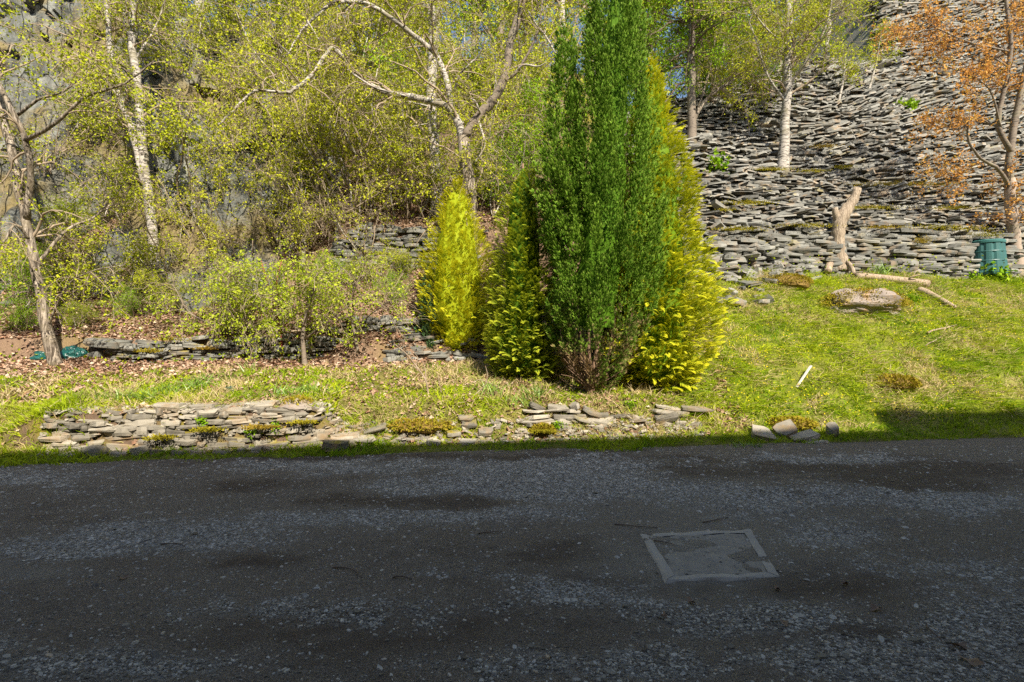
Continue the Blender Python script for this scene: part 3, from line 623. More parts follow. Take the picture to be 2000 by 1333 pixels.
# left birch by the cliff
b = G(112, 712); tree('birch_tree', 'leaning rough-barked birch with tarpaulin bundle at its foot', 'tree', None, b,
    [([(112, 712), (92, 640), (72, 540), (52, 440), (30, 330), (8, 230, .2), (-30, 90, .3), (-70, -60, .3)], .095, .05),
     ([(52, 430), (60, 340, -.2), (48, 270, -.4), (15, 200, -.5), (-15, 140, -.5), (-60, 20, -.5)], .06, .03), ([(48, 275, -.4), (110, 240, -.6), (165, 190, -.7), (240, 165, -.9), (300, 120, -1.0)], .04, .012),
     ([(35, 225, -.4), (75, 195, -.5), (130, 175, -.6), (190, 120, -.6)], .03, .01), ([(60, 470), (30, 440, -.3), (10, 470, -.4), (-20, 500, -.5)], .028, .012), ([(70, 520), (130, 450, .3), (190, 420, .6), (250, 350, .8)], .035, .01), ([(80, 590), (50, 570, -.3), (10, 585, -.5)], .02, .008), ([(92, 640), (130, 560, -.3), (180, 530, -.5), (230, 520, -.6)], .022, .008)],
    M_BIRCHROUGH, M_BIRCHLEAF, 41, 90, 900, 4300, (.5, 1.7), (.25, .7), .05, .4, (.05, .085), limbmat=M_BIRCHROUGH)
# twin-stemmed birch
b = G(308, 575); tree('birch_tree', 'white twin-stemmed birch rising in front of the grey cliff', 'tree', None, b,
    [([(308, 575), (300, 480), (292, 400), (285, 350), (275, 250), (270, 170), (258, 80), (262, 0), (262, -120)], .125, .06),
     ([(288, 385), (262, 270), (235, 190), (215, 90), (208, 0), (204, -120)], .085, .05), ([(258, 80), (246, 40, .1), (244, -60, .2)], .06, .04), ([(262, 120), (300, 60, .2), (320, 10, .3), (335, -50, .3)], .03, .012), ([(240, 200), (190, 140, -.3), (140, 100, -.5)], .025, .008), ([(275, 250), (230, 225, -.4), (200, 160, -.6)], .022, .008)],
    M_BIRCH, M_BIRCHLEAF, 42, 100, 1000, 4600, (.6, 2.0), (.3, .9), .2, .35, (.05, .09), .2)
# forked birch in the middle
b = G(915, 640); b = np.array([P(918, 500, 11.6)[0], 11.6, float(H(P(918, 500, 11.6)[0], 11.6))])
tree('birch_tree', 'forked birch with long crooked white limb behind the small golden cypress', 'tree', None, b,
    [([(925, 560), (920, 400), (912, 340), (905, 268)], .17, .14),
     ([(906, 280), (892, 232), (872, 208), (838, 198), (795, 188), (752, 180), (712, 158, -.2), (690, 140, -.3)], .10, .048),
     ([(692, 142, -.3), (670, 112, -.4), (648, 95, -.5), (636, 108, -.6), (615, 140, -.7), (595, 160, -.8), (565, 180, -1), (535, 180, -1.1), (500, 178, -1.2), (470, 200, -1.3), (450, 222, -1.4), (425, 245, -1.5)], .055, .015),
     ([(880, 220), (876, 170), (862, 130, .2), (850, 105, .3), (815, 75, .2), (780, 48, 0), (745, 22, -.1), (715, 8, -.2), (670, 4, -.3), (640, 12, -.4)], .07, .042), ([(640, 12, -.4), (615, 35, -.5), (590, 60, -.6), (560, 110, -.7)], .04, .012),
     ([(908, 268), (930, 232), (955, 205), (978, 172), (990, 130), (998, 80), (1012, 35), (1022, -20), (1030, -140)], .115, .065, M_DARKBARK),
     ([(888, 180), (896, 150, -.2), (915, 128, -.3), (935, 108, -.3), (950, 75, -.4)], .03, .01), ([(940, 225), (935, 215, -.2), (928, 198, -.3), (915, 192, -.3)], .03, .012), ([(935, 235), (945, 270, -.3), (948, 282, -.3), (940, 300, -.4), (925, 320, -.4)], .03, .01), ([(945, 280, -.3), (960, 290, -.4), (975, 300, -.5)], .012, .006),
     ([(1000, 150), (1022, 128, -.2), (1050, 130, -.3), (1068, 122, -.4)], .035, .012), ([(985, 160), (1010, 140, -.1), (1040, 88, -.2), (1055, 40, -.3), (1060, -20, -.3)], .04, .015, M_DARKBARK), ([(1085, 105, -.4), (1065, 70, -.3), (1045, 45, -.2), (1030, 20, 0)], .02, .02), ([(800, 190), (720, 165, -.4), (640, 100, -.6), (600, 40, -.8)], .03, .01), ([(640, 105, -.5), (610, 160, -.5), (560, 168, -.4), (520, 130, -.5), (490, 90, -.6), (460, 20, -.6)], .025, .01)],
    M_BIRCHROUGH, M_BIRCHLEAF2, 43, 170, 1700, 7000, (.5, 1.9), (.25, .8), .15, .3, (.045, .08), .12, limbmat=M_BIRCH)
# straight birch behind it
b = np.array([P(852, 420, 13.6)[0], 13.6, float(H(P(852, 420, 13.6)[0], 13.6))])
tree('birch_tree', 'straight tall birch just behind the forked birch', 'tree', None, b, [([(858, 440), (852, 350), (846, 250), (842, 170), (846, 80), (842, 0), (840, -160)], .155, .10), ([(845, 210), (800, 200, -.4), (740, 190, -.6), (690, 160, -.8)], .03, .01), ([(846, 240), (790, 250, -.3), (720, 262, -.5)], .022, .008)], M_BIRCH, M_BIRCHLEAF, 44, 90, 900, 4800, (.8, 2.3), (.3, .9), .2, .3, (.06, .09), .2)
# birch on the scree
b = G(1527, 342); tree('birch_tree', 'white birch growing out of the slate scree', 'tree', None, b,
    [([(1527, 342), (1532, 270), (1536, 200), (1538, 130), (1541, 60), (1540, 0), (1545, -150)], .175, .10), ([(1538, 170), (1575, 120, -.5), (1610, 60, -.8), (1625, 0, -1)], .05, .015), ([(1535, 200), (1500, 150, -.5), (1480, 90, -.8), (1455, 20, -1)], .05, .015), ([(1540, 90), (1500, 60, -.5), (1470, 20, -.8), (1450, -20, -.9)], .04, .012), ([(1538, 140), (1590, 50, .4), (1650, 0, .5)], .035, .012)],
    M_BIRCH, M_BIRCHLEAF, 45, 110, 1000, 5500, (1.2, 3.2), (.5, 1.4), .35, .15, (.07, .12), .3, minr=.007)
# dark trunk with a leaning companion, left of the scree birch
b = G(1352, 285); tree('larch_tree', 'dark straight trunk standing at the edge of the scree behind the golden conifer', 'tree', None, b, [([(1352, 285), (1350, 200), (1350, 100), (1348, 0), (1345, -160)], .15, .10)], M_DARKBARK, M_GREENLEAF, 46, 80, 800, 5500, (1.0, 2.6), (.4, 1.0), .0, .3, (.07, .13), .3, minr=.007, twigmat=M_DARKTWIG)
b = G(1342, 270); tree('birch_tree', 'thin leaning birch bending right over the scree edge', 'tree', None, b, [([(1342, 270), (1360, 225), (1385, 190), (1440, 150, -.3), (1500, 95, -.6), (1545, 50, -.8)], .09, .02), ([(1360, 225), (1385, 140, .2), (1400, 60, .3), (1420, -30, .3)], .05, .015)], M_BIRCHROUGH, M_BIRCHLEAF2, 47, 60, 600, 4000, (.8, 2.2), (.4, 1.0), .3, .2, (.06, .11), .3, minr=.006)
for i, (x0, y0, x1, y1, lab) in enumerate([(1692, 192, 1722, 60, 'thin pale sapling leaning on the open scree'), (1637, 200, 1652, 100, 'short crooked sapling on the scree beside the thin pale sapling'), (1425, 250, 1430, 100, 'slim sapling between the dark trunk and the scree birch')]):
    b = G(x0, y0); tree('sapling', lab, 'tree', None, b, [([(x0, y0), (.5 * (x0 + x1) + 3, .5 * (y0 + y1)), (x1, y1)], .055, .02)], M_BIRCH, M_BIRCHLEAF, 60 + i, 16, 120, 700, (.4, 1.2), (.3, .7), .3, .2, (.07, .11), .4, minr=.006)
# copper maple
b = G(1986, 540); tree('maple_tree', 'maple with copper orange spring leaves and smooth pale trunk beside the bin', 'tree', None, b,
    [([(1988, 540), (1982, 470), (1974, 400), (1972, 350)], .17, .13), ([(1972, 360), (1975, 280), (1990, 200), (2010, 100), (2020, -40)], .11, .05), ([(1974, 370), (1950, 330, -.3), (1915, 310, -.5), (1890, 270, -.7), (1895, 220, -.8)], .06, .02), ([(1975, 300), (1950, 240, -.2), (1968, 150, -.3), (1974, 80, -.4), (1966, 10, -.4), (1960, -60, -.4)], .08, .04), ([(1968, 100, -.4), (1900, 85, -.6), (1850, 65, -.8), (1800, 40, -.9)], .035, .012), ([(1968, 130, -.3), (1880, 80, -.2), (1790, 80, 0), (1750, 60, .2)], .03, .01), ([(1950, 250, -.2), (1900, 230, .2), (1840, 250, .4), (1800, 240, .5)], .03, .01), ([(1985, 220), (2030, 180), (2090, 120)], .05, .02), ([(1960, 360, -.2), (1900, 370, .2), (1850, 340, .4), (1830, 330, .5)], .025, .008), ([(1955, 250, -.2), (1935, 180, -.7), (1900, 150, -1.0), (1860, 140, -1.2)], .03, .01)],
    M_MAPLEBARK, M_COPPER, 48, 170, 1500, 5200, (.5, 1.6), (.25, .7), .12, .2, (.07, .12), .3, limbmat=M_DARKBARK, twigmat=M_DARKTWIG, spread=.75)
# small fruit trees on the bank
FR = 'small leafy trees on the daffodil bank'
for i, (pts, lab, nl) in enumerate([([(597, 714), (592, 665), (600, 600), (620, 520)], 'small leafy tree with the thickest dark trunk above the shaded bank', 3200), ([(550, 702), (548, 650), (530, 580), (510, 510)], 'small leafy tree with slim reddish stem beside the thick dark trunk', 2800), ([(413, 700), (416, 650), (430, 600), (450, 540)], 'small leafy tree with thin pale stem in front of the upper slate wall', 2400), ([(494, 700), (490, 655), (480, 600), (470, 530)], 'small leafy tree with twin thin stems between the pale and reddish stems', 2400), ([(700, 680), (690, 640), (680, 590), (700, 540)], 'small leafy shrub at the edge of the leaf strewn slope', 1500)]):
    b = G(*pts[0]); x, y = pts[2]
    tree('fruit_tree', lab, 'tree', FR, b, [(pts, .055 if i == 0 else .032, .015), ([(pts[1][0], pts[1][1]), (x + 50, y + 20, -.3), (x + 90, y - 10, -.4)], .02, .008), ([(pts[1][0], pts[1][1] - 15), (x - 60, y + 10, .2), (x - 90, y - 40, .3)], .02, .008), ([(pts[1][0], pts[1][1] - 25), (x + 10, y - 20, -.5), (x + 20, y - 70, -.6)], .018, .008)],
         M_DARKBARK if i != 1 else simple('reddish_bark', (.30, .08, .06), .3, 8), M_FRESHLEAF, 70 + i, 45, 380, int(nl * .52), (.5, 1.2), (.2, .55), .06, .3, (.05, .09), .35, twigmat=M_TWIG, spread=1.1)
# undergrowth shrubs on the wooded slope
SH = 'twiggy shrubs on the wooded slope'
def shrub_proto(seed, leafmat, n=9, ht=(1.6, 3.0), nl=2600, leaf=(.05, .09), tw=None):
    rng = np.random.default_rng(seed); root = thing('shrub', '', 'shrub', (0, 0, -50), SH)
    d = nrm(rng.normal(size=(n, 3)) * [.45, .45, 0] + [0, 0, 1]); K = 9; s = np.empty((n, K, 3)); s[:, 0] = rng.normal(size=(n, 3)) * [.18, .18, 0] - [0, 0, .15]; ln = rng.uniform(*ht, n)
    for k in range(1, K): d = nrm(d + rng.normal(size=(n, 3)) * .14); s[:, k] = s[:, k - 1] + d * (ln / (K - 1))[:, None]
    r = rng.uniform(.012, .028, n)[:, None] * np.linspace(1, .35, K)[None]
    for k in range(n): V, F, C = tubes(s[k:k + 1], r[k:k + 1], 5, True); obj('stem', mk_mesh('stem', V, F, C, True, M_TWIG if k % 3 else M_BIRCH), root)
    s2, r2 = grow(s, r, 90, rng, .2, (.4, 1.2), .9, .05, .25, .25, 6, (.5, .006)); s3, r3 = grow(s2, r2, 420, rng, .1, (.2, .6), .9, 0, .25, .3, 4, (.5, .0045))
    a = Acc(); a.add(*tubes(s2, r2, 4)); a.add(*tubes(s3, r3, 3)); obj('branchwork', a.mesh('branchwork', tw or M_TWIG, True), root)['kind'] = 'stuff'
    leafmass('crown', root, np.concatenate([s3, np.array([spline(q, 4) for q in s2])]), nl, rng, leaf, leafmat, np.zeros(3)); return root
protos = [shrub_proto(81, M_BIRCHLEAF), shrub_proto(82, M_BIRCHLEAF2, 12, (1.8, 3.4), 2200), shrub_proto(83, M_DARKLEAF, 10, (1.0, 2.2), 3200), shrub_proto(84, M_GREENLEAF, 8, (1.2, 2.4), 3000), shrub_proto(85, M_BIRCHLEAF2, 14, (1.5, 2.6), 900)]
PLAB = ['many-stemmed yellow-green shrub on the wooded slope', 'tall twiggy golden shrub on the wooded slope', 'dark leafy bush on the wooded slope', 'fresh green bush on the wooded slope', 'nearly bare pale-twigged thicket on the wooded slope']
used = [False] * 5
def put(proto, loc, s, rz, label, group=None):
    o = proto if not used[protos.index(proto)] else copy_tree(proto); used[protos.index(proto)] = True
    o.location = [float(c) for c in loc]; o.scale = (s, s, s); o.rotation_euler = (0, 0, rz); o['label'] = label
    if group: o['group'] = group
rs = np.random.default_rng(90)
spots = [(60, 600, 3, .7), (150, 590, 4, .8), (240, 590, 0, .8), (350, 560, 4, .9), (420, 540, 1, .9), (480, 520, 4, 1.0), (560, 500, 1, 1.0), (620, 470, 4, 1.0), (680, 430, 1, 1.1), (740, 420, 1, 1.2), (790, 400, 4, 1.3), (700, 500, 4, .8), (820, 430, 0, 1.0), (960, 420, 3, 1.2), (1010, 400, 3, 1.3), (380, 440, 0, 1.2), (450, 400, 1, 1.2), (520, 380, 0, 1.3), (600, 360, 1, 1.3), (660, 330, 0, 1.3), (740, 320, 0, 1.4), (800, 290, 3, 1.4), (940, 330, 1, 1.4), (1000, 300, 0, 1.5), (1050, 330, 3, 1.4), (430, 290, 1, 1.4), (520, 260, 4, 1.5), (600, 240, 0, 1.6), (690, 230, 1, 1.6), (770, 210, 0, 1.6), (900, 240, 2, 1.6), (980, 210, 0, 1.7), (1050, 230, 1, 1.7), (1300, 190, 3, 1.6), (1390, 200, 3, 1.5), (1470, 180, 3, 1.4), (560, 160, 2, 1.8), (660, 150, 0, 1.8), (760, 130, 1, 1.8), (480, 180, 0, 1.6), (380, 200, 0, 1.4), (330, 140, 2, 1.4), (130, 470, 2, .6), (230, 420, 4, .7), (100, 330, 4, .7), (160, 250, 2, .7), (40, 650, 3, .35), (150, 640, 2, .4), (250, 620, 3, .4), (330, 610, 0, .45), (370, 600, 2, .4), (740, 560, 0, .45), (775, 600, 3, .35), (690, 560, 2, .4), (640, 560, 3, .4), (790, 540, 2, .45), (460, 600, 2, .4), (30, 560, 0, .6)]
def shrub_label(k, px, py):
    if px < 340 and py < 560: return PLAB[k].replace('on the wooded slope', 'clinging to the cliff face')
    if px < 200: where = 'beside the leaning birch'
    elif px < 370: where = 'beside the twin-stemmed birch'
    elif px < 640: where = 'above the small leafy trees'
    elif px < 830: where = 'around the dark retaining wall'
    elif px < 1070: where = 'behind the forked birch'
    else: where = 'at the scree edge'
    tier = 'at the foot of the slope' if py > 410 else 'halfway up the slope' if py > 235 else 'high on the slope'
    return PLAB[k].replace('on the wooded slope', where + ' ' + tier)
for px, py, k, s in spots:
    p = G(px, py)
    if px < 330 and py < 560:
        p = P(px, py, p[1] - 1.0)
    put(protos[k], p, s * rs.uniform(.85, 1.15), rs.uniform(0, 6.28), shrub_label(k, px, py), SH)
# thin stems among the shrubs
for i, (x0, y0, x1, y1) in enumerate([(385, 270, 375, 150), (595, 470, 580, 280), (655, 480, 655, 430), (745, 330, 735, 190), (755, 260, 690, 40), (590, 515, 592, 455), (760, 130, 700, -60), (470, 330, 395, 60), (1000, 300, 1040, 120), (500, 150, 420, -40)]):
    b = G(x0, y0); tree('sapling', 'thin pale birch stem among the shrubs of the wooded slope', 'tree', 'thin stems among the shrubs', b, [([(x0, y0), (.55 * x0 + .45 * x1 + 4, .55 * y0 + .45 * y1), (x1, y1)], .06, .03)], M_BIRCH, M_BIRCHLEAF, 110 + i, 18, 130, 800 if i not in (2, 5) else 60, (.4, 1.2), (.3, .7), .2, .25, (.06, .09), .35, minr=.006)
# trees on the crest
def crest_proto(seed, bark, leafmat, ht, nl, up, droop, sz=(.10, .17)):
    rng = np.random.default_rng(seed); root = thing('crest_tree', '', 'tree', (0, 0, -50), 'trees along the crest'); K = 14
    q = np.zeros((K, 3)); q[:, 2] = np.linspace(-.3, ht, K); q[1:, :2] += np.cumsum(rng.normal(size=(K - 1, 2)) * .09, 0); r = np.linspace(.17, .04, K)
    V, F, C = tubes(q[None], r[None], 8, True); obj('trunk', mk_mesh('trunk', V, F, C, True, bark), root)
    s2, r2 = grow(q[None], r[None], 70, rng, .15, (1.2, 3.2), .9, up, .18, droop, 7, (.4, .012)); s3, r3 = grow(s2, r2, 420, rng, .15, (.5, 1.3), .8, .05, .2, droop, 4, (.5, .008))
    a = Acc(); a.add(*tubes(s2, r2, 4)); a.add(*tubes(s3, r3, 3)); obj('branchwork', a.mesh('branchwork', M_TWIG if leafmat is not M_GREENLEAF else M_DARKTWIG, True), root)['kind'] = 'stuff'
    leafmass('crown', root, np.concatenate([s3, np.array([spline(x, 4) for x in s2])]), nl, rng, sz, leafmat, np.zeros(3)); return root
CP = [crest_proto(131, M_BIRCH, M_BIRCHLEAF, 9, 5200, .25, .25), crest_proto(132, M_BIRCH, M_BIRCHLEAF2, 11, 5200, .2, .3), crest_proto(133, M_DARKBARK, M_GREENLEAF, 12, 6500, 0, .25), crest_proto(134, M_DARKBARK, M_BIRCHLEAF, 8, 5200, .3, .1)]
CL = ['slender white birch on the crest', 'tall golden-leaved birch on the crest', 'bright green larch on the crest', 'spreading yellow-green tree on the crest']
used2 = [False] * 4; rc = np.random.default_rng(140)
for k, x, v in [(0, -17, 19.5), (1, -13.5, 20.5), (0, -10.8, 19.0), (2, -9, 23), (1, -7.5, 19.5), (0, -6, 22), (3, -4.6, 19.5), (1, -3, 21), (0, -1.6, 23), (2, -.3, 21), (3, .8, 23), (0, 2.2, 20.5), (1, 3.6, 22.5), (2, 5.4, 20.8), (0, 6.6, 22.5), (2, 8.4, 21.5), (2, 10.3, 23.5), (3, 11.8, 25.5), (2, 13.5, 25.5), (0, 15, 27), (2, 17.5, 28.5), (1, 20, 30), (2, 23, 31), (2, -16, 27), (2, -11, 28), (3, -6, 28), (2, -2, 29), (2, 3, 29), (2, 7.5, 29), (2, 12, 31), (1, -21, 24), (2, 0, 35), (2, 6, 36), (2, -8, 36), (2, 15, 37), (2, -15, 36)]:
    o = CP[k] if not used2[k] else copy_tree(CP[k]); used2[k] = True; y = v + KS * x; s = rc.uniform(.85, 1.2)
    o.location = (x, y, float(H(x, y))); o.scale = (s, s, s); o.rotation_euler = (0, 0, rc.uniform(0, 6.28)); o['label'] = CL[k] + (' above the cliff' if x < -5.5 else ' above the forked birch' if x < 1.5 else ' behind the tall green conifer' if x < 4.5 else ' above the scree') + (' at its edge' if v < 24 else ' standing farther back')

# ------------------------------------------------------------------ conifers
def spray_template():
    V, F, T = [], [], []
    def blade(o, ang, L, w, t0, t1):
        o = np.array(o); d = np.array([math.sin(ang), math.cos(ang), 0]); s = np.array([d[1], -d[0], 0]); k = len(V)
        V.extend([o, o + d * L * .5 + s * w + [0, 0, .05], o + d * L, o + d * L * .5 - s * w - [0, 0, .05]]); F.extend([[k, k + 1, k + 2], [k, k + 2, k + 3]]); T.extend([t0, .5 * (t0 + t1), t1, .5 * (t0 + t1)])
    blade((0, 0, 0), 0, 1, .09, 0, 1)
    for y, a, L in ((.12, .55, .62), (.2, -.6, .6), (.45, .45, .45)): blade((0, y, 0), a, L, .07, y, min(1, y + L * .9))
    return np.array(V, float), np.array(F), np.array(T)
SPV, SPF, SPT = spray_template()
def frond_template(pairs=8):
    V, F, T = [], [], []
    ax = lambda t: np.array([0, t, .10 * math.sin(t * 2.2) - .20 * t * t])
    for k in range(pairs):
        t = .08 + .86 * k / (pairs - 1); L = .42 * (1 - t) ** .7 + .08
        for sgn in (-1, 1):
            o = ax(t); a = .75 - .25 * t; d = np.array([sgn * math.sin(a), math.cos(a), -.22]); d /= np.linalg.norm(d); s = np.array([d[1], -d[0], 0]); i = len(V); wd = .030 + .016 * (1 - t)
            V.extend([o, o + d * L * .55 + s * wd, o + d * L + [0, 0, -.03], o + d * L * .55 - s * wd]); F.extend([[i, i + 1, i + 2], [i, i + 2, i + 3]]); g0 = .15 + .45 * t; T.extend([g0, g0 + .25, min(1, g0 + .5), g0 + .25])
    i = len(V); V.extend([ax(.6), ax(.85) + [.03, 0, 0], ax(1.12), ax(.85) - [.03, 0, 0]]); F.extend([[i, i + 1, i + 2], [i, i + 2, i + 3]]); T.extend([.6, .85, 1, .85])
    return np.array(V, float), np.array(F), np.array(T)
FRV, FRF, FRT = frond_template()
def plume_conifer(par, name, centre, prof, z0, z1, n, rng, mat, spray=(.085, .14), L=(.35, .75), per=52, dead=None, squash=1.0, lean=(0, 0)):
    # upright plumes of flat sprays packed over a spindle-shaped crown
    zz = np.linspace(z0, z1, 200); pr = prof(zz); wgt = np.maximum(pr, .04); z = rng.choice(zz, n, p=wgt / wgt.sum()) + rng.uniform(-.02, .02, n); th = rng.uniform(0, 2 * np.pi, n)
    front = rng.random(n) < np.where(np.sin(th) > .35, .55, 1.0); z, th = z[front], th[front]; n = len(z)
    lob = 1 + .16 * (vnoise(th * 3.2 + 50, z * .6, 5) - .5) * 2 + .16 * (vnoise(th * 8 + 90, z * 1.3, 6) - .5) * 2
    r = prof(z) * lob * rng.uniform(.72, 1.0, n); ro = np.stack([np.cos(th), np.sin(th) * squash, np.zeros(n)], 1)
    hfr = (z - z0) / (z1 - z0)
    base = np.asarray(centre) + ro * r[:, None] + np.stack([lean[0] * hfr, lean[1] * hfr, z], 1)
    ax = nrm(ro * np.interp(hfr, [0, .15, .5, 1], [.75, .5, .28, .12])[:, None] + [0, 0, 1] + rng.normal(size=(n, 3)) * .12); ln = rng.uniform(*L, n) * np.where(rng.random(n) < .12, 1.5, 1)
    pi = np.repeat(np.arange(n), per); m = len(pi); t = rng.random(m); off = nrm(rng.normal(size=(m, 3)) + ro[pi] * .55); rad = .070 * np.sin(np.clip(t * .9 + .12, 0, 1) * np.pi) + .012
    pos = base[pi] + ax[pi] * ((t - .45) * ln[pi])[:, None] + off * rad[:, None] * rng.uniform(.5, 1.15, m)[:, None]
    d = nrm(ax[pi] * 1.0 + off * .55 + rng.normal(size=(m, 3)) * .14); Mx = frames(d, rng, None, rng.uniform(*spray, m))
    pr_ = np.clip(.7 * rng.random(n) + .6 * (vnoise(base[:, 0] * 2.5, base[:, 2] * 1.2, 71) - .3), 0, 1); dd = np.zeros(m) if dead is None else np.clip(dead(pos) + rng.normal(size=m) * .16, 0, 1)
    V, F, C = instances(SPV, SPF, Mx, pos, SPT, np.stack([np.clip(.6 * pr_[pi] + .4 * rng.random(m), 0, 1), np.zeros(m), dd], 1))
    return obj(name, mk_mesh(name, V - np.array(par.location), F, C, False, mat), par)
def hull(par, name, centre, prof, z0, z1, rng, mat, k=.72, squash=1., lean=(0, 0)):
    zz = np.linspace(z0, z1, 40); th = np.arange(28) * 2 * np.pi / 28; Zg, Tg = np.meshgrid(zz, th, indexing='ij'); R = prof(Zg) * k * (.85 + .3 * vnoise(Tg * 3, Zg * 2.5, 8)); h = (Zg - z0) / (z1 - z0)
    V = np.stack([centre[0] + lean[0] * h + R * np.cos(Tg), centre[1] + lean[1] * h + R * np.sin(Tg) * squash, centre[2] + Zg], -1).reshape(-1, 3)
    j, i = np.meshgrid(np.arange(39), np.arange(28), indexing='ij'); i1 = (i + 1) % 28; F = np.stack([j * 28 + i, j * 28 + i1, (j + 1) * 28 + i1, (j + 1) * 28 + i], -1).reshape(-1, 4)
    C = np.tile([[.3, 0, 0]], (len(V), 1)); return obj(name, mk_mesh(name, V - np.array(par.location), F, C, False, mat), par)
def frond_conifer(par, name, centre, prof, z0, z1, n, rng, mat, size=(.24, .42), rise=.15, squash=1., lean=(0, 0), inner=.35):
    zz = np.linspace(z0, z1, 200); pr = prof(zz); wgt = np.maximum(pr, .05); z = rng.choice(zz, n, p=wgt / wgt.sum()) + rng.uniform(-.02, .02, n); th = rng.uniform(0, 2 * np.pi, n); keep = rng.random(n) < np.where(np.sin(th) > .4, .5, 1.0); z, th = z[keep], th[keep]; n = len(z)
    lob = 1 + .30 * (vnoise(th * 2.6 + 10, z * 1.7, 15) - .5) * 2 + .12 * (vnoise(th * 6 + 30, z * 4.1, 16) - .5) * 2; h = (z - z0) / (z1 - z0)
    q = 1 - (1 - inner) * rng.random(n) ** 2.2; s = rng.uniform(*size, n) * np.clip(1.15 - .45 * h, .5, 1.2); r = np.maximum(prof(z) * lob * q - s * .6, .0); ro = np.stack([np.cos(th), np.sin(th) * squash, np.zeros(n)], 1)
    pos = np.asarray(centre) + ro * r[:, None] + np.stack([lean[0] * h, lean[1] * h, z], 1)
    d = nrm(ro + np.array([0, 0, 1]) * (rise + h * .5 + rng.normal(size=n) * .22)[:, None] + rng.normal(size=(n, 3)) * .28); Mx = frames(d, rng, rng.normal(size=n) * .45, s)
    V, F, C = instances(FRV, FRF, Mx, pos, FRT, np.stack([rng.random(n), np.zeros(n), rng.random(n)], 1)); return obj(name, mk_mesh(name, V - np.array(par.location), F, C, False, mat), par)
def stem(par, name, pts, r0, r1, mat, sides=9):
    q = spline(pts, max(8, len(pts) * 4)); V, F, C = tubes(q[None], np.linspace(r0, r1, len(q))[None], sides, True); return obj(name, mk_mesh(name, V - np.array(par.location), F, C, True, mat), par)
M_CYPBARK = wood_mat('cypress_bark', (.13, .075, .05), (.38, .25, .16))
rng = np.random.default_rng(160)
# big green columnar conifer with a second spire
b = G(1152, 772); D = b[1]; k = D / 1000
big = thing('green_conifer', 'tall dense green columnar conifer with a smaller second spire and brown bare base', 'tree', b)
c0 = b + [.03, .15, 0]
zt = lambda py: CAM_H + (666.5 - py) * k - b[2]
prof = lambda z: np.interp(z, [zt(775), zt(740), zt(700), zt(660), zt(600), zt(540), zt(440), zt(330), zt(200), zt(100), zt(0), zt(-60), zt(-110)], np.array([4, 34, 70, 84, 94, 100, 97, 84, 66, 57, 44, 25, 3]) * k)
dead = lambda p: np.clip(1.08 - .62 * (p[:, 2] - b[2] - .3), 0, 1) * (.5 + .75 * vnoise(p[:, 0] * 3.2, p[:, 2] * 3.2, 4)) + .25 * (rng.random(len(p)) > .9) * (p[:, 2] - b[2] < 2.2)
cx = lambda px: (px - 1152) * k
plume_conifer(big, 'foliage', c0 + [cx(1160), 0, 0], prof, zt(748), zt(-110), 780, rng, M_CONIFER, (.05, .092), (.5, 1.05), per=86, dead=dead, lean=(cx(1205), 0))
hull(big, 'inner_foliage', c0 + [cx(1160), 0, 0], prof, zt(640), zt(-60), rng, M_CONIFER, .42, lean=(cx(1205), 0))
prof2 = lambda z: np.interp(z, [zt(520), zt(470), zt(380), zt(300), zt(200), zt(120), zt(60), zt(30)], np.array([12, 30, 37, 31, 23, 15, 7, 2]) * k)
plume_conifer(big, 'second_spire', c0 + [cx(1096), -.12, 0], prof2, zt(520), zt(32), 190, rng, M_CONIFER, (.06, .105), (.3, .6), per=56, lean=(cx(1160), .1))
for (x1, y1, dy, r) in [(1165, 690, 0, .05), (1135, 685, -.1, .04), (1190, 690, .1, .045), (1105, 690, 0, .03), (1215, 690, 0, .03), (1150, 670, -.2, .035), (1170, 660, .2, .04)]:
    stem(big, 'stem', [b + [0, 0, -.1], b + [(x1 - 1152) * k * .25, dy * .3, zt(740)], P(x1, y1, D + dy), P(x1 + (x1 - 1152) * .35, y1 - 90, D + dy)], r * 1.2, r * .4, M_CYPBARK)
for i in range(26):
    a = rng.uniform(0, 6.28); L = rng.uniform(.3, .75); p0 = b + [0, 0, rng.uniform(.05, .45)]; e = p0 + [math.cos(a) * L, math.sin(a) * L * .8, rng.uniform(.15, .55)]
    stem(big, 'dead_twig', [p0, .5 * (p0 + e) + rng.normal(size=3) * .05, e], .012, .004, M_CYPBARK, 5)
# golden cypress to its right
b2 = G(1292, 770) + [0, .55, 0]; b2[2] = H(b2[0], b2[1]); D2 = b2[1]; k2 = D2 / 1000
g2 = thing('golden_conifer', 'broad golden-tipped conifer with drooping fronds at the right of the tall green one', 'tree', b2); z2 = lambda py: CAM_H + (666.5 - py) * k2 - b2[2]
pf = lambda z: np.interp(z, [z2(775), z2(740), z2(690), z2(600), z2(500), z2(420), z2(340), z2(250), z2(170), z2(110)], np.array([40, 82, 102, 112, 104, 88, 68, 46, 24, 3]) * k2)
frond_conifer(g2, 'foliage', b2, pf, z2(768), z2(112), 8400, rng, M_GOLDTIP, (.14, .25), .36); hull(g2, 'inner_foliage', b2, pf, z2(740), z2(160), rng, M_GOLDTIP, .55); stem(g2, 'trunk', [b2 - [0, 0, .1], b2 + [0, 0, 1.2], b2 + [0, 0, z2(200)]], .1, .03, M_CYPBARK)
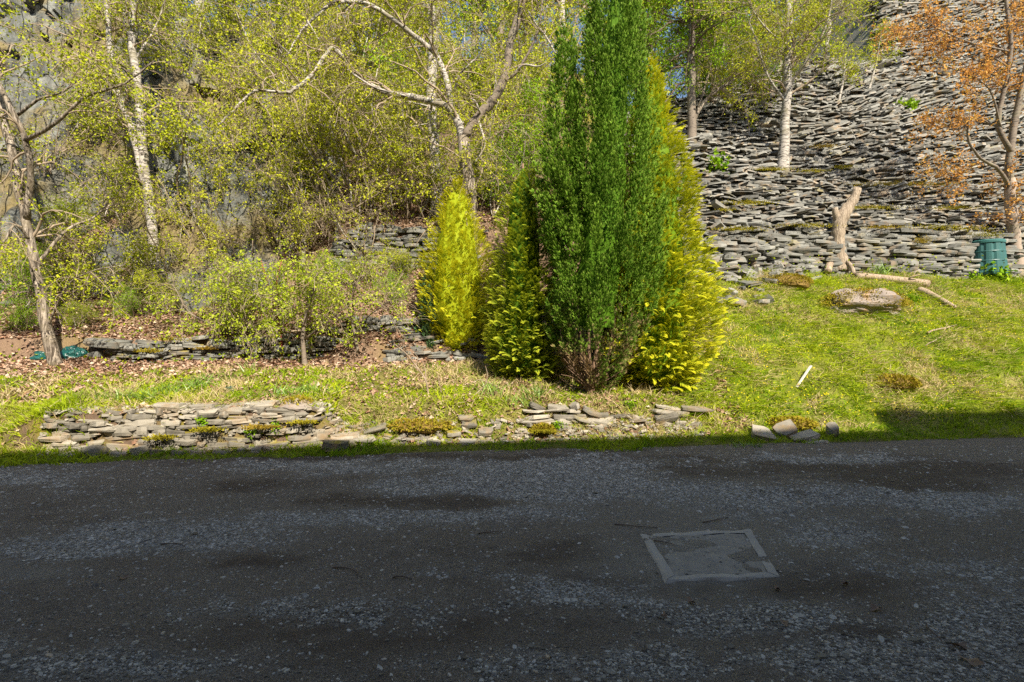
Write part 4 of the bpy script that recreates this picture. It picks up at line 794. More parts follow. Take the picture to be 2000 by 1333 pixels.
# lime-tipped conifer to its left
b3 = G(1022, 745) + [0, .25, 0]; b3[2] = H(b3[0], b3[1]); D3 = b3[1]; k3 = D3 / 1000
g3 = thing('lime_conifer', 'shaggy dark conifer with lime-yellow frond tips left of the tall green one', 'tree', b3); z3 = lambda py: CAM_H + (666.5 - py) * k3 - b3[2]
pf3 = lambda z: np.interp(z, [z3(755), z3(720), z3(660), z3(600), z3(520), z3(440), z3(390), z3(355), z3(335)], np.array([34, 66, 76, 72, 64, 56, 46, 26, 5]) * k3)
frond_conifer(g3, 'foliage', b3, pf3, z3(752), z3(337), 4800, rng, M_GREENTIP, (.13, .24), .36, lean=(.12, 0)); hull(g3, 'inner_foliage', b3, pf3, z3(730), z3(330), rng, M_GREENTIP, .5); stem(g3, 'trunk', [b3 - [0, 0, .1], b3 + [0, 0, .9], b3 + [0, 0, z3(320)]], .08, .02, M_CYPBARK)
# small golden cypress and the grey-green one tucked against it
b4 = G(893, 692); D4 = b4[1] + .3; b4 = np.array([P(893, 690, D4)[0], D4, float(H(P(893, 690, D4)[0], D4))]); k4 = D4 / 1000
g4 = thing('golden_cypress', 'small bright yellow cone-shaped cypress standing alone beside the leafy slope', 'tree', b4); z4 = lambda py: CAM_H + (666.5 - py) * k4 - b4[2]
pf4 = lambda z: np.interp(z, [z4(695), z4(670), z4(620), z4(560), z4(500), z4(440), z4(390), z4(345)], np.array([34, 56, 68, 72, 66, 49, 28, 4]) * k4)
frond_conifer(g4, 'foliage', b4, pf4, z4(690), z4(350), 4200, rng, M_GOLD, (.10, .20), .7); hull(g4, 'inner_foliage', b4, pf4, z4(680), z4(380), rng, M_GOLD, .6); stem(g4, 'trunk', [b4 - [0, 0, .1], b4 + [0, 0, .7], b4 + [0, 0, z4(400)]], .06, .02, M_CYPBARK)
b5 = np.array([P(852, 690, D4 - .1)[0], D4 - .1, 0]); b5[2] = H(b5[0], b5[1]); g5 = thing('grey_cypress', 'narrow grey-green cypress pressed against the left of the small yellow one', 'tree', b5)
z5 = lambda py: CAM_H + (666.5 - py) * (D4 - .1) / 1000 - b5[2]; pf5 = lambda z: np.interp(z, [z5(695), z5(660), z5(600), z5(550), z5(520)], np.array([12, 22, 20, 11, 2]) * k4)
plume_conifer(g5, 'foliage', b5, pf5, z5(690), z5(525), 70, rng, M_GREYCON, (.06, .10), (.2, .4), 36, lean=(-.16, 0)); stem(g5, 'trunk', [b5 - [0, 0, .1], b5 + [0, 0, .3], b5 + [-.05, 0, z5(580)]], .03, .012, M_CYPBARK)

# ------------------------------------------------------------------ things on the lawn and bank
rng = np.random.default_rng(170)
def lump(name, label, cat, px, py, size, mat, seed, sink=.25, n=(28, 18), amp=.3):
    p = G(px, py); u = np.linspace(0, 2 * np.pi, n[0], endpoint=False); w_ = np.linspace(.02, np.pi - .02, n[1]); W, U = np.meshgrid(w_, u, indexing='ij')
    r = 1 + amp * (fbm(U / 6.283 * 6 + seed, W * 2 + seed, 4, seed) - .5) * 2; r[:, -1] = .5 * (r[:, 0] + r[:, -2])
    V = np.stack([np.sin(W) * np.cos(U) * r * size[0], np.sin(W) * np.sin(U) * r * size[1], np.cos(W) * r * size[2]], -1).reshape(-1, 3); j, i = np.meshgrid(np.arange(n[1] - 1), np.arange(n[0]), indexing='ij'); i1 = (i + 1) % n[0]
    o = obj(name, mk_mesh(name, V, np.stack([j * n[0] + i, (j + 1) * n[0] + i, (j + 1) * n[0] + i1, j * n[0] + i1], -1).reshape(-1, 4), None, False, mat)); o.location = [float(c) for c in p + [0, size[1] * .5, size[2] * (1 - 2 * sink)]]; return tag(o, label, cat)
M_BOULDER = slate_mat('lichen_rock', (.12, .09, .075), (.33, .28, .235), 1.0, .9)
M_HUMMOCK = simple('moss_peat', (.20, .13, .03), .5, 9)
bo = lump('mossy_boulder', 'wide pale boulder capped with brown moss below the fallen log', 'boulder', 1700, 612, (.95, .5, .38), M_BOULDER, 5, .28, (46, 30), .5)
def tuft_moss(o, n, size, seed, zlo=.35):
    r_ = np.random.default_rng(seed); t = r_.uniform(0, 6.28, n); c = r_.uniform(zlo, 1, n); s = np.sqrt(1 - c * c); p = np.stack([s * np.cos(t) * size[0], s * np.sin(t) * size[1], c * size[2]], 1) * r_.uniform(.95, 1.15, (n, 1))
    V, F, C = instances(LEAF_V, LEAF_F, frames(nrm(p / np.array(size) + r_.normal(size=(n, 3)) * .5), r_, None, r_.uniform(.02, .055, n)), p, LEAF_T, np.stack([r_.random(n), np.zeros(n), r_.random(n) * .9], 1)); q = obj('moss', mk_mesh('moss', V, F, C, False, M_MOSS), o); q['kind'] = 'stuff'
tuft_moss(bo, 4200, (1.0, .54, .41), 6, .0)
b6 = lump('mossy_boulder', 'small lichen stone capped with bright yellow moss on top of the roadside wall', 'boulder', 577, 806, (.24, .18, .13), M_BOULDER, 7); tuft_moss(b6, 260, (.22, .16, .135), 8, .5)
b7 = lump('moss_hummock', 'rounded brown moss hummock left of the bare stump', 'hummock', 1545, 562, (.55, .4, .22), M_HUMMOCK, 9); tuft_moss(b7, 2200, (.58, .42, .24), 10, .0)
for (px, py, sz, lab, sd) in [(815, 842, (.5, .34, .09), 'wide orange-brown moss cushion on the bank beside the leaning slate', 11), (1545, 838, (.42, .25, .10), 'rusty moss cushion above the pale slabs at the lawn edge', 12), (1760, 760, (.34, .42, .15), 'golden brown moss tussock in the lawn gully', 13), (1060, 852, (.16, .1, .1), 'little mossy stone in the tumbled wall', 14)]:
    q = lump('moss_hummock', lab, 'hummock', px, py, sz, M_HUMMOCK, sd); tuft_moss(q, 2200, (sz[0] * 1.04, sz[1] * 1.04, sz[2] * 1.06), sd + 40, -.1)
# bare cut trunk
p = G(1640, 528); st = thing('tree_stump', 'bare pale cut trunk ending in a bent upper stub', 'stump', p); Yp = p[1]
q = spline([p - [0, 0, .1], P(1640, 505, Yp), P(1636, 470, Yp), P(1640, 435, Yp), P(1652, 412, Yp), P(1666, 392, Yp), P(1675, 368, Yp)], 26); r_ = np.interp(np.linspace(0, 1, 26), [0, .06, .2, .5, .62, .75, .9, 1], np.array([19, 14, 12.5, 12, 13.5, 10, 8, 7]) / 1000 * Yp) * (1 + rng.normal(size=26) * .05); V, F, C = tubes(q[None], r_[None], 14, True); V = V + rng.normal(size=V.shape) * .008; obj('trunk', mk_mesh('trunk', V - p, F, C, True, M_BAREWOOD), st)
stem(st, 'stub', [P(1638, 440, Yp), P(1632, 418, Yp - .05), P(1631, 407, Yp - .05)], .10, .08, M_BAREWOOD); stem(st, 'root', [P(1650, 505, Yp - .15), P(1662, 520, Yp - .3), P(1668, 536, Yp - .4)], .05, .06, M_BAREWOOD, 7)
def log(label, a, c, r0, r1, dz=.06, name='log'):
    a = G(*a); c = G(*c); a = a + [0, 0, dz]; c = c + [0, 0, dz]; t = thing(name, label, 'log', a); m = .5 * (a + c) + [0, 0, r0 * .3]; stem(t, 'trunk', [a, .7 * a + .3 * m + [0, 0, .02], m, c], r0, r1, M_LOG, 9); return t, a, c
t, a, c = log('long pale fallen log lying across the top of the lawn', (1672, 545), (1812, 560), .09, .12); stem(t, 'broken_branch', [a * .3 + c * .7, a * .28 + c * .72 + [0, -.15, .12], a * .2 + c * .8 + [.05, -.2, .2]], .03, .012, M_LOG, 6)
log('shorter broken log pointing down the lawn below the long log', (1795, 572), (1866, 606), .10, .05)
log('upright short log end leaning beside the bare stump', (1617, 540), (1622, 524), .1, .1, .12); log('thin dry branch lying in the grass of the upper lawn', (1812, 656), (1868, 640), .025, .012); log('thin bleached branch lying on the dry grass below the broken log', (1808, 682), (1838, 664), .015, .01)
log('rotten brown branch lying left of the bare stump', (1560, 528), (1612, 536), .05, .04); log('dark gnarled branch on debris at the foot of the stone wall', (1570, 505), (1600, 520), .04, .03)
# white stake
a = G(1556, 757); c = P(1583, 716, a[1] + .15); t = thing('wooden_stake', 'white flat wooden stake leaning in the lawn', 'stake', a)
dv = c - a; Lk = np.linalg.norm(dv); V, F = box((-.022, -.008, 0), (.022, .008, Lk)); V[4:6, 2] += .03; o = obj('board', Acc().add(V, F).mesh('board', simple('white_wood', (.72, .70, .66), .1, 12)), t); o.rotation_euler = Vector(dv).to_track_quat('Z', 'Y').to_euler()
V, F = box((-.024, -.010, Lk * .05), (.024, .010, Lk * .16)); o2 = obj('stained_end', Acc().add(V, F).mesh('stained_end', simple('stained_wood', (.50, .42, .32), .2, 12)), t); o2.rotation_euler = o.rotation_euler
# green garden bin
p = G(1925, 538); bn = thing('garden_bin', 'teal green plastic compost bin with ribbed tapering sides in front of the stone wall', 'bin', p, rz=.2); kb = p[1] / 1000; hb = 66 * kb; rb = 31 * kb
M_BIN = simple('bin_plastic', (.035, .12, .113), .35, 3, .45, .4, .05); M_BINL = simple('bin_lid_plastic', (.05, .165, .155), .3, 3, .45, .4, .05)
def lathe(prof_, sides, flute=0.):
    th = np.arange(sides) * 2 * np.pi / sides; V = []
    for r, z in prof_:
        rr = r * (1 - flute * (np.arange(sides) % 4 == 0)); V.append(np.stack([rr * np.cos(th), rr * np.sin(th), np.full(sides, z)], 1))
    V = np.concatenate(V); K = len(prof_); j, i = np.meshgrid(np.arange(K - 1), np.arange(sides), indexing='ij'); i1 = (i + 1) % sides
    return V, np.stack([j * sides + i, j * sides + i1, (j + 1) * sides + i1, (j + 1) * sides + i], -1).reshape(-1, 4)
obj('body', Acc().add(*lathe([(rb * 1.08, -.05), (rb * 1.08, .04), (rb * 1.04, .06), (rb * .99, hb * .35), (rb * .98, hb * .36), (rb * .95, hb * .62), (rb * .94, hb * .63), (rb * .89, hb * .9)], 48, .05)).mesh('body', M_BIN), bn)
lid = obj('lid', Acc().add(*lathe([(rb * .90, hb * .88), (rb * .94, hb * .885), (rb * .95, hb * .95), (rb * .90, hb * .975), (rb * .5, hb * 1.0), (.01, hb * 1.01)], 48)).mesh('lid', M_BINL), bn)
obj('knob', Acc().add(*lathe([(.05, hb * 1.0), (.06, hb * 1.03), (.05, hb * 1.05), (.005, hb * 1.055)], 14)).mesh('knob', M_BIN), lid)
for z in (.36, .63):
    obj('band', Acc().add(*lathe([(rb * (1.03 - .13 * z), hb * z - .02), (rb * (1.045 - .13 * z), hb * z), (rb * (1.03 - .13 * z), hb * z + .02)], 48)).mesh('band', M_BIN), bn)
# crumpled tarpaulin bundles
M_TARP = simple('tarp_plastic', (.012, .085, .075), .5, 4, .3, .5, .8, .05)
def tarp(label, px, py, size, seed):
    return lump('tarpaulin', label, 'tarpaulin', px, py, size, M_TARP, seed, .3, (44, 26), .42)
tarp('crumpled dark green tarpaulin bundle right of the leaning birch', 135, 700, (.24, .2, .17), 31); tarp('small dark green tarpaulin bundle left of the leaning birch', 74, 706, (.17, .15, .12), 33); tarp('scrap of blue-green plastic lying in the shaded grass', 447, 764, (.10, .07, .05), 35)
# dead bare branch standing on the bank
p = G(838, 776); db = thing('dead_branch', 'bleached forked dead branch standing in the grassy bank', 'branch', p); Yp = p[1]
for pts, r in [([(838, 780), (832, 745), (820, 725), (805, 705), (790, 688), (770, 672)], .018), ([(832, 748), (830, 720), (822, 700)], .012), ([(818, 722), (800, 712), (782, 710)], .01), ([(812, 715), (816, 700), (810, 690)], .008)]:
    stem(db, 'limb', [P(x, y, Yp + .0) for x, y in pts], r, r * .35, M_LOG, 6)
for lab, pts in [('pale dry stick fallen down the bank below the lime-tipped conifer', [(920, 778), (945, 755), (952, 735), (948, 715)]), ('thin curved dry stick lying on the bank beside the lime conifer', [(985, 762), (955, 748), (935, 742), (915, 752)]), ('stubby forked twig on the bank right of the bleached branch', [(862, 768), (858, 748), (856, 735)])]:
    p = G(*pts[0]); t = thing('dry_stick', lab, 'stick', p); stem(t, 'shaft', [P(x, y, p[1] + .0) for x, y in pts], .011, .005, M_LOG, 6)

# manhole in the road
corners = [np.array([(px - 1000) / (py - 666.5) * CAM_H, CAM_H * 1000 / (py - 666.5)]) for px, py in [(1300, 1140), (1528, 1132), (1468, 1037), (1246, 1046)]]
mc = sum(corners) / 4; M_CONC = simple('dusty_concrete', (.40, .365, .305), .3, 9, .9, .2, .5, .01); M_COVER = simple('dirty_cover', (.30, .272, .225), .45, 7, .9, .2, .9, .015)
mh = thing('manhole_cover', 'square concrete-framed manhole cover half buried in road dust', 'manhole', (mc[0], mc[1], 0)); zt0 = float(ZR(mc[0], mc[1])) + .010
def quad_prism(pts, z0, z1):
    V = np.array([[p[0] - mc[0], p[1] - mc[1], z] for z in (z0, z1) for p in pts]); return V, np.array([[3, 2, 1, 0], [4, 5, 6, 7], [0, 1, 5, 4], [1, 2, 6, 5], [2, 3, 7, 6], [3, 0, 4, 7]])
inn = [mc + (c_ - mc) * .82 for c_ in corners]
for i in range(4):
    j = (i + 1) % 4; e = (corners[j] - corners[i]) * (.0 if i % 2 else .0)
    tt = np.linspace(0, 1, 36); ww = np.linspace(0, 1, 6); Tg, Wg = np.meshgrid(tt, ww); XYb = ((1 - Wg)[..., None] * ((1 - Tg)[..., None] * corners[i] + Tg[..., None] * corners[j]) + Wg[..., None] * ((1 - Tg)[..., None] * inn[i] + Tg[..., None] * inn[j]))
    XYb = XYb + (Wg == 0)[..., None] * ((fbm(XYb[..., 0] * 9, XYb[..., 1] * 9, 3, 8) - .5) * .05)[..., None]
    Zb = zt0 + (fbm(XYb[..., 0] * 7, XYb[..., 1] * 7, 3, 12) - .5) * .026 + (-.003 if i == 0 else -.001) - .03 * (Wg == 0) - .002 * (Wg == 1)
    obj('frame_bar', mk_mesh('frame_bar', np.concatenate([XYb - mc, Zb[..., None]], -1).reshape(-1, 3), grid_faces(6, 36), None, True, M_CONC), mh)
gx, gy = np.meshgrid(np.linspace(0, 1, 40), np.linspace(0, 1, 40)); ic = [mc + (c_ - mc) * .818 for c_ in corners]; XY = (1 - gx)[..., None] * ((1 - gy)[..., None] * ic[0] + gy[..., None] * ic[3]) + gx[..., None] * ((1 - gy)[..., None] * ic[1] + gy[..., None] * ic[2])
Zc = zt0 - .009 + (fbm(XY[..., 0] * 9, XY[..., 1] * 9, 4, 3) - .5) * .024
obj('cover', mk_mesh('cover', np.concatenate([XY - mc, Zc[..., None]], -1).reshape(-1, 3), grid_faces(40, 40), None, True, M_COVER), mh)

# twigs and leaves lying on the road
for i, (x0, y0, x1, y1) in enumerate([(1200, 1028, 1285, 1034), (1368, 1020, 1428, 1014), (320, 1065, 355, 1072), (650, 1110, 705, 1133), (765, 1135, 805, 1136), (572, 1248, 590, 1266), (935, 1048, 980, 1040), (1815, 1232, 1835, 1262), (1280, 1060, 1316, 1072), (1930, 912, 1975, 910)]):
    gp = lambda x, y: np.array([(x - 1000) / (y - 666.5) * CAM_H, CAM_H * 1000 / (y - 666.5)])
    a, c = gp(x0, y0), gp(x1, y1); n = nrm((c - a)[::-1] * [1, -1]); L = np.linalg.norm(c - a); pts = []
    for t_ in np.linspace(0, 1, 5):
        xy = a + (c - a) * t_ + n * L * .12 * math.sin(t_ * 3.1 + i); pts.append([xy[0], xy[1], float(ZR(*xy)) + .006 + .008 * math.sin(3.14 * t_)])
    t = thing('twig', 'thin dark twig lying on the gravel road', 'twig', pts[0], 'twigs on the road'); stem(t, 'shaft', pts, .005, .0025, M_DARKTWIG, 5)
M_DLEAF = simple('dry_leaf', (.27, .19, .13), .35, 30, .7)
for i, (px, py, s) in enumerate([(1518, 1155, .05), (1350, 1180, .06), (1296, 1208, .05), (1710, 1198, .07), (1530, 1222, .07), (1895, 1308, .09), (240, 1136, .06), (335, 935, .05), (895, 1000, .05), (1440, 1000, .04), (1650, 1146, .05), (1875, 1278, .07)]):
    y = CAM_H * 1000 / (py - 666.5); x = (px - 1000) / 1000 * y; th = np.linspace(0, 2 * np.pi, 15)[:-1]; lob = 1 + .28 * np.cos(th * 5) ; r_ = s * .52 * lob; V = np.stack([np.cos(th) * r_, np.sin(th) * r_ * .55, .012 * np.cos(th * 2 + i) + .012], 1); V = np.concatenate([V, [[0, 0, .004]]]); F = np.array([[14, q, (q + 1) % 14] for q in range(14)])
    o = obj('fallen_leaf', mk_mesh('fallen_leaf', V, F, None, False, M_DLEAF)); o.location = (x, y, float(ZR(x, y)) + .006); o.rotation_euler = (rng.normal() * .1, rng.normal() * .1, rng.uniform(0, 6)); tag(o, 'curled brown dry leaf lying on the gravel road', 'leaf', 'dry leaves on the road')

# ------------------------------------------------------------------ strap-leaved clumps
def blades(p, d, L, wd, bend, rng, col):
    n = len(p); s = nrm(np.cross(d, rng.normal(size=(n, 3)))); out = nrm(d * [1, 1, 0] + rng.normal(size=(n, 3)) * [.3, .3, 0]); K = 3; t = np.linspace(0, 1, K); V = np.empty((n, 2 * K - 1, 3)); 
    for k in range(K):
        c = p + d * (L * t[k])[:, None] + (out - [0, 0, .6]) * (bend * L * t[k] ** 2)[:, None]
        if k < K - 1: V[:, 2 * k] = c + s * (wd * (1 - .35 * t[k]))[:, None]; V[:, 2 * k + 1] = c - s * (wd * (1 - .35 * t[k]))[:, None]
        else: V[:, 2 * k] = c
    f = np.array([[0, 1, 3], [0, 3, 2], [2, 3, 4]]); F = (f[None] + (np.arange(n) * 5)[:, None, None]).reshape(-1, 3); return V.reshape(-1, 3), F, np.repeat(col, 5, axis=0)
for i, (px, py, n, L, lab) in enumerate([(235, 780, 70, .26, None), (285, 782, 90, .30, None), (330, 768, 60, .28, None), (380, 758, 70, .3, None), (400, 745, 40, .28, None), (490, 722, 20, .3, None), (560, 772, 60, .3, None), (600, 768, 70, .3, None), (640, 770, 50, .25, None), (960, 770, 46, .42, None), (1050, 775, 40, .40, None), (1720, 535, 60, .5, 'spiky tall grass clump at the foot of the stone wall'), (1460, 875, 40, .2, 'small grass clump at the verge left of the pale slabs'), (1020, 790, 30, .3, None)]):
    p = G(px, py); t = thing('leaf_clump', lab or ('clump of long strap leaves on the sunny daffodil bank' if px < 500 else 'clump of dark strap leaves under the small leafy trees' if px < 700 else 'clump of long grass blades below the conifers'), 'plant', p, None if lab else ('strap leaf clumps' if px < 500 else 'shaded strap leaf clumps' if px < 700 else 'grass clumps below the conifers'))
    o = rng.normal(size=(n, 3)) * [.13, .10, 0]; d = nrm(rng.normal(size=(n, 3)) * [.35, .35, 0] + [0, 0, 1]); V, F, C = blades(o - [0, 0, .03], d, rng.uniform(.6, 1.1, n) * L, np.full(n, .009), rng.uniform(.1, .6, n), rng, np.stack([rng.random(n)] * 3, 1)); obj('blade_tuft', mk_mesh('blade_tuft', V, F, C, False, M_STRAP), t)['kind'] = 'stuff'
for i, (px, py, lab) in enumerate([(495, 850, 'small green plant rooted in the middle of the roadside wall'), (540, 845, 'leafy fern sprig at the right of the roadside wall'), (1090, 832, 'small green plant in the tumbled wall'), (1230, 792, 'broad leaved seedling below the tall green conifer'), (400, 826, 'low green sprig on top of the roadside wall'), (1780, 588, 'green fern beside the mossy boulder'), (1395, 330, 'bright green shrublet growing on the scree'), (1770, 215, 'small green bush growing on the scree near the maple'), (1946, 545, 'leafy weeds growing against the right side of the bin'), (1900, 549, 'low green weeds at the left foot of the bin')]):
    p = G(px, py); s = .06 if i < 5 else (.12 if i == 5 else .3 if i < 8 else .26 if i == 8 else .13); n = 160; t = thing('small_plant', lab, 'plant', p + [0, -.05, 0]); d = nrm(rng.normal(size=(n, 3)) + [0, -.2, .5]); V, F, C = leaves(d * (rng.random((n, 1)) ** .5) * s * [1.3, .8, 1], d, rng, (s * .4, s * .8)); obj('leaf_tuft', mk_mesh('leaf_tuft', V, F, C, False, M_GREENLEAF), t)['kind'] = 'stuff'

# ------------------------------------------------------------------ uncountable cover: grass, dry grass, moss, litter, flowers, gravel
def scatter(n, xr, vr, rng, dens):
    x = rng.uniform(*xr, n); v = rng.uniform(*vr, n); y = v + KS * x; keep = (rng.random(n) < dens(x, y)) & (np.abs(x) < y * 1.12 + .6); return x[keep], y[keep]
rng = np.random.default_rng(180)
def grass_obj(name, label, n, dens, L, wd, mat, per=3, deadf=None, xr=(-11, 17), vr=(7.1, 13.9)):
    x, y = scatter(n, xr, vr, rng, dens); m = len(x); x = np.repeat(x, per) + rng.normal(size=m * per) * .03; y = np.repeat(y, per) + rng.normal(size=m * per) * .03; z = H(x, y) - .01
    d = nrm(rng.normal(size=(m * per, 3)) * [.45, .45, 0] + [0, 0, 1]); n_ = m * per; pat = fbm(x * 1.4, y * 1.4, 3, 66)
    col = np.stack([np.clip(.5 * rng.random(n_) + 1.1 * (pat - .3), 0, 1), np.zeros(n_), np.clip((deadf(x, y) if deadf else 0) + rng.normal(size=n_) * .12, 0, 1)], 1)
    hs = .35 + 1.3 * fbm(x * 1.3 + 7, y * 1.3, 3, 67); V, F, C = blades(np.stack([x, y, z], 1), d, rng.uniform(*L, n_) * hs, np.full(n_, wd), rng.uniform(.1, .7, n_), rng, col)
    o = obj(name, mk_mesh(name, V, F, C, False, mat)); tag(o, label, 'grass', kind='stuff'); return o
tuss = lambda x, y: sst(.54, .64, fbm(x * 1.3 + 3, y * 1.3, 3, 120))
grass_obj('grass', 'short yellow-green grass covering the lawn, bank and verge', 70000, lambda x, y: zone_masks(x, y)[0] * np.where(vv(x, y) < 7.95, .9, .8), (.07, .19), .0075, M_GRASS, 2, lambda x, y: .75 * tuss(x, y) * (vv(x, y) > 7.95) + .15 * (fbm(x * 5, y * 5, 2, 121) > .6))
grass_obj('dry_grass', 'straw-coloured dry grass tufts over the bank and lawn', 22000, lambda x, y: np.maximum(tuss(x, y) * zone_masks(x, y)[0], .8 * sst(8.75, 8.3, vv(x, y)) * sst(7.9, 8.0, vv(x, y)) * (x < 3.5) * sst(.35, .6, fbm(x * 2, y * 2, 3, 122))), (.12, .28), .006, M_STRAW, 2, None, vr=(7.95, 13.7))
grass_obj('bank_grass', 'ragged mixed dry and green grass over the wall tops and bank face', 16000, lambda x, y: .25 + .75 * sst(.4, .6, fbm(x * 2.6, y * 2.6, 3, 123)), (.05, .16), .006, M_GRASS, 2, lambda x, y: .35 + .6 * fbm(x * 3, y * 3, 2, 124), (-8.5, 3.4), (7.8, 8.6))
def rubble():
    r_ = np.random.default_rng(195); n = 1500; x = r_.uniform(-6.5, 3.1, n); v = r_.uniform(7.84, 8.2, n) ; y = v + KS * x; k = (x < -2.6) | (r_.random(n) < .38); x, y = x[k], y[k]; n = len(x); a = Acc(); vi = r_.integers(0, 6, n)
    sz = np.stack([r_.uniform(.05, .2, n), r_.uniform(.05, .12, n), r_.uniform(.015, .045, n)], 1); ang = r_.normal(size=(n, 3)) * [.25, .25, .6]
    M = np.array([np.array(Matrix.Rotation(c, 3, 'Z') @ Matrix.Rotation(b_, 3, 'Y') @ Matrix.Rotation(a_, 3, 'X')) for a_, b_, c in ang])
    T = np.stack([x, y - .015, H(x, y) + .01], 1)
    for q in range(6):
        m_ = vi == q; t = slab_arrays(r_, 6, False); a.add(*instances(t[0], t[1], M[m_] * sz[m_][:, None, :], T[m_], None, np.stack([r_.random(m_.sum())] * 3, 1)))
    tag(obj('slate_rubble', a.mesh('slate_rubble', M_WALLSLATE)), 'small broken slate fragments packed into the roadside bank', 'rubble', kind='stuff')
rubble()
def tussocks():
    r_ = np.random.default_rng(197); NT = 760; cx_ = r_.uniform(2.6, 15, NT); cv = r_.uniform(8.2, 13.3, NT); m = 40; x = np.repeat(cx_, m) + r_.normal(size=NT * m) * .10; y = np.repeat(cv + KS * cx_, m) + r_.normal(size=NT * m) * .10; n = len(x); d = nrm(r_.normal(size=(n, 3)) * [.7, .7, 0] + [0, -.25, 1])
    c = np.repeat(r_.random(NT), m); col = np.stack([np.clip(c + r_.normal(size=n) * .2, 0, 1), np.zeros(n), np.clip(np.repeat(r_.random(NT) ** 1.3, m) + r_.normal(size=n) * .15, 0, 1)], 1)
    V, F, C = blades(np.stack([x, y, H(x, y) - .02], 1), d, r_.uniform(.14, .34, n), np.full(n, .0065), r_.uniform(.4, 1.1, n), r_, col); tag(obj('grass_tussocks', mk_mesh('grass_tussocks', V, F, C, False, M_GRASS)), 'long drooping grass tussocks dotted over the rough lawn', 'grass', kind='stuff')
tussocks()
grass_obj('end_grass', 'mixed grass on the bank at the left end of the roadside wall', 3500, lambda x, y: np.ones_like(x), (.06, .2), .0075, M_GRASS, 2, lambda x, y: .3 + .6 * fbm(x * 3, y * 3, 2, 124), (-8.2, -6.3), (7.8, 8.7))
x, y = scatter(9000, (2, 16), (8, 13.4), rng, lambda x, y: .55 * zone_masks(x, y)[0] * sst(.4, .6, fbm(x * .9, y * .9, 3, 130))); n = len(x)
V, F, C = instances(np.array([[math.cos(a) * .5, math.sin(a) * .5, .12 * (i % 2)] for i, a in enumerate(np.arange(6) * math.pi / 3)] + [[0, 0, 0]]), np.array([[6, i, (i + 1) % 6] for i in range(6)]), frames(nrm(rng.normal(size=(n, 3)) * .5 + [0, -1.2, .4]), rng, None, rng.uniform(.014, .026, n))[:, :, [0, 2, 1]], np.stack([x, y, H(x, y) + rng.uniform(.05, .1, n)], 1), None, np.stack([rng.random(n)] * 3, 1))
tag(obj('celandine_flowers', mk_mesh('celandine_flowers', V, F, C, False, M_FLOWER)), 'tiny yellow flowers scattered through the lawn', 'flowers', kind='stuff')
x, y = scatter(105000, (-14, 4.0), (7.84, 15), rng, lambda x, y: zone_masks(x, y)[1] * .85 + .08 + .2 * (vv(x, y) > 10.2) + .22 * (vv(x, y) < 8.5) + .4 * sst(.5, .65, fbm(x * 1.2, y * 1.2, 3, 150)) * (vv(x, y) < 10.5)); n = len(x)
V, F, C = instances(LEAF_V * [1.3, 1, 2], LEAF_F, frames(nrm(rng.normal(size=(n, 3)) * [1, 1, .35]), rng, rng.normal(size=n) * .5, rng.uniform(.04, .09, n)), np.stack([x, y, H(x, y) + rng.uniform(.0, .035, n)], 1), None, np.stack([rng.random(n), np.zeros(n), rng.random(n)], 1))
tag(obj('leaf_litter', mk_mesh('leaf_litter', V, F, C, False, M_LITTER)), 'brown fallen leaves covering the bank and wooded slope', 'leaf litter', kind='stuff')
# low herbs on the lawn and among the trees
x, y = scatter(60000, (-16, 16), (8.1, 24), rng, lambda x, y: np.where(vv(x, y) < 13.5, .55 * sst(.45, .65, fbm(x * 1.0, y * 1.0, 3, 140)) * sst(2, 4, x) + .12 + .6 * (vv(x, y) > 10.9), np.where(x < 6.5, .75 * sst(.35, .6, fbm(x * .8, y * .8, 3, 141)), 0))); n = len(x); far = vv(x, y) > 13
V, F, C = leaves(np.stack([x, y, H(x, y) + rng.random(n) ** 2 * np.where(far, .6, .14)], 1), nrm(rng.normal(size=(n, 3))), rng, (.045, .085)); sc = 1
tag(obj('ground_herbs', mk_mesh('ground_herbs', V, F, C, False, M_DARKLEAF)), 'low green herbs and ivy covering the slope and lawn', 'herbs', kind='stuff')

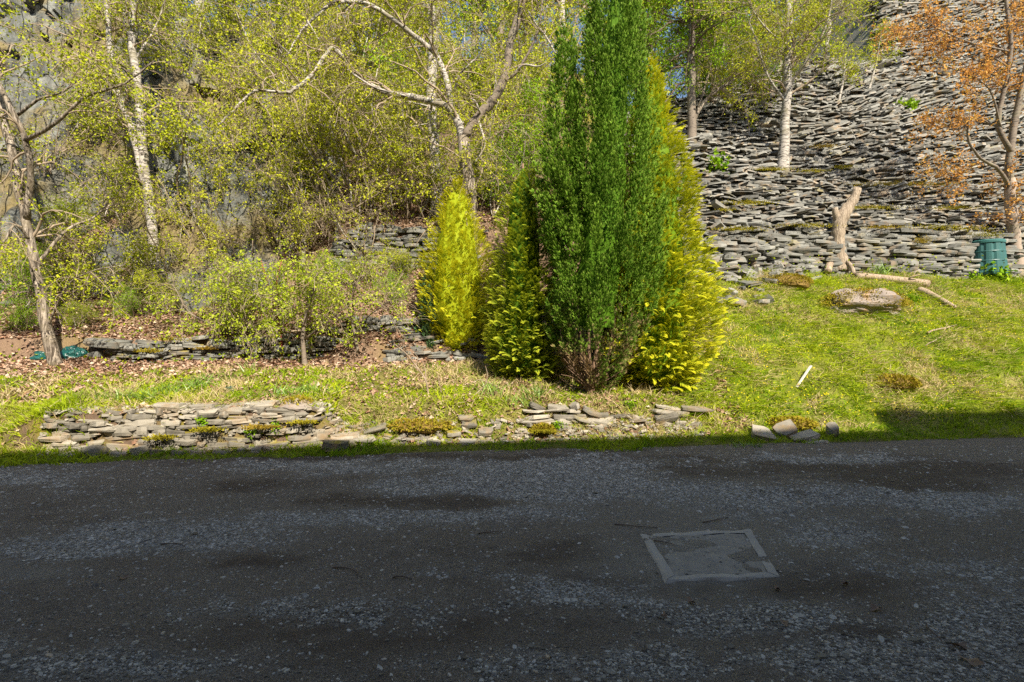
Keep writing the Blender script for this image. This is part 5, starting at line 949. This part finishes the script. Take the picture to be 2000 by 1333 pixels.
def gravel():
    rng = np.random.default_rng(190); recs = []
    n = 390000; y = 1.9 + 5.9 * rng.random(n) ** 1.15; x = rng.uniform(-1.15, 1.15, n) * y; v = vv(x, y); g, b, d = road_masks(x, y); keep = (rng.random(n) < np.clip((.05 + .60 * g ** 1.2) * (1 - .6 * d) * (1 - .5 * b * (g < .4)), 0, 1)) & (v < 7.45)
    x, y, g = x[keep], y[keep], g[keep]; n = len(x); s = np.exp(rng.normal(size=n) * .42) * .0078 * np.interp(y, [2, 4, 7.5], [.78, 1.08, 1.6]); s = np.minimum(s, .045)
    big = rng.random(n) < .012; s[big] *= 1.9
    z = ZR(x, y); inm = (np.abs(x - mc[0]) < .5) & (np.abs(y - mc[1]) < .48); z = np.where(inm, np.maximum(z, zt0 - .006), z); a = rng.uniform(0, 6.28, n); tx, ty = rng.normal(size=n) * .16, rng.normal(size=n) * .16
    up = nrm(np.stack([tx, ty, np.ones(n)], 1)); M = frames(np.stack([np.cos(a), np.sin(a), -(tx * np.cos(a) + ty * np.sin(a))], 1), rng, np.zeros(n)); M = M * np.stack([s * rng.uniform(.55, 1, n), s * rng.uniform(.9, 1.4, n), s * rng.uniform(.35, .7, n)], 1)[:, None, :]
    A = Acc(); near = y < 3.1; T = np.stack([x, y, z + s * .12], 1); col = np.stack([rng.random(n)] * 3, 1)
    for k in range(5):
        m = 6; th = (np.arange(m) + rng.uniform(-.3, .3, m)) * 2 * np.pi / m; r = rng.uniform(.75, 1.15, m); ring = np.stack([np.cos(th) * r, np.sin(th) * r, np.full(m, -.5)], 1); top = ring * [.8, .8, 0] + [0, 0, .5] + rng.normal(size=(m, 3)) * [.04, .04, .1]
        tv = np.concatenate([ring, top]); tf = [];
        for i in range(m): j = (i + 1) % m; tf += [[i, j, m + j], [i, m + j, m + i]]
        for i in range(1, m - 1): tf.append([m, m + i, m + i + 1])
        q = near & (rng.integers(0, 5, n) == k); A.add(*instances(tv, np.array(tf), M[q], T[q], None, col[q])); near = near & ~q if k < 4 else near
    # those left over and the far ones are plain faceted chips
    used_near = np.zeros(n, bool)
    q = y >= 3.1; m = 5; th = np.arange(m) * 2 * np.pi / m + .2; tv = np.concatenate([np.stack([np.cos(th), np.sin(th) * .9, np.full(m, -.4)], 1), [[.1, -.12, .5]]]); tf = np.array([[0, 1, 5], [1, 2, 5], [2, 3, 5], [3, 4, 5], [4, 0, 5]])
    A.add(*instances(tv, tf, M[q], T[q], None, col[q])); print('gravel', n)
    tag(obj('gravel', A.mesh('gravel', M_CHIP)), 'loose blue-grey slate chippings scattered over the road', 'gravel', kind='stuff')
gravel()
dg = bpy.data
print('TRIS', sum(len(m.polygons) for m in dg.meshes), 'objects', len(S.objects))
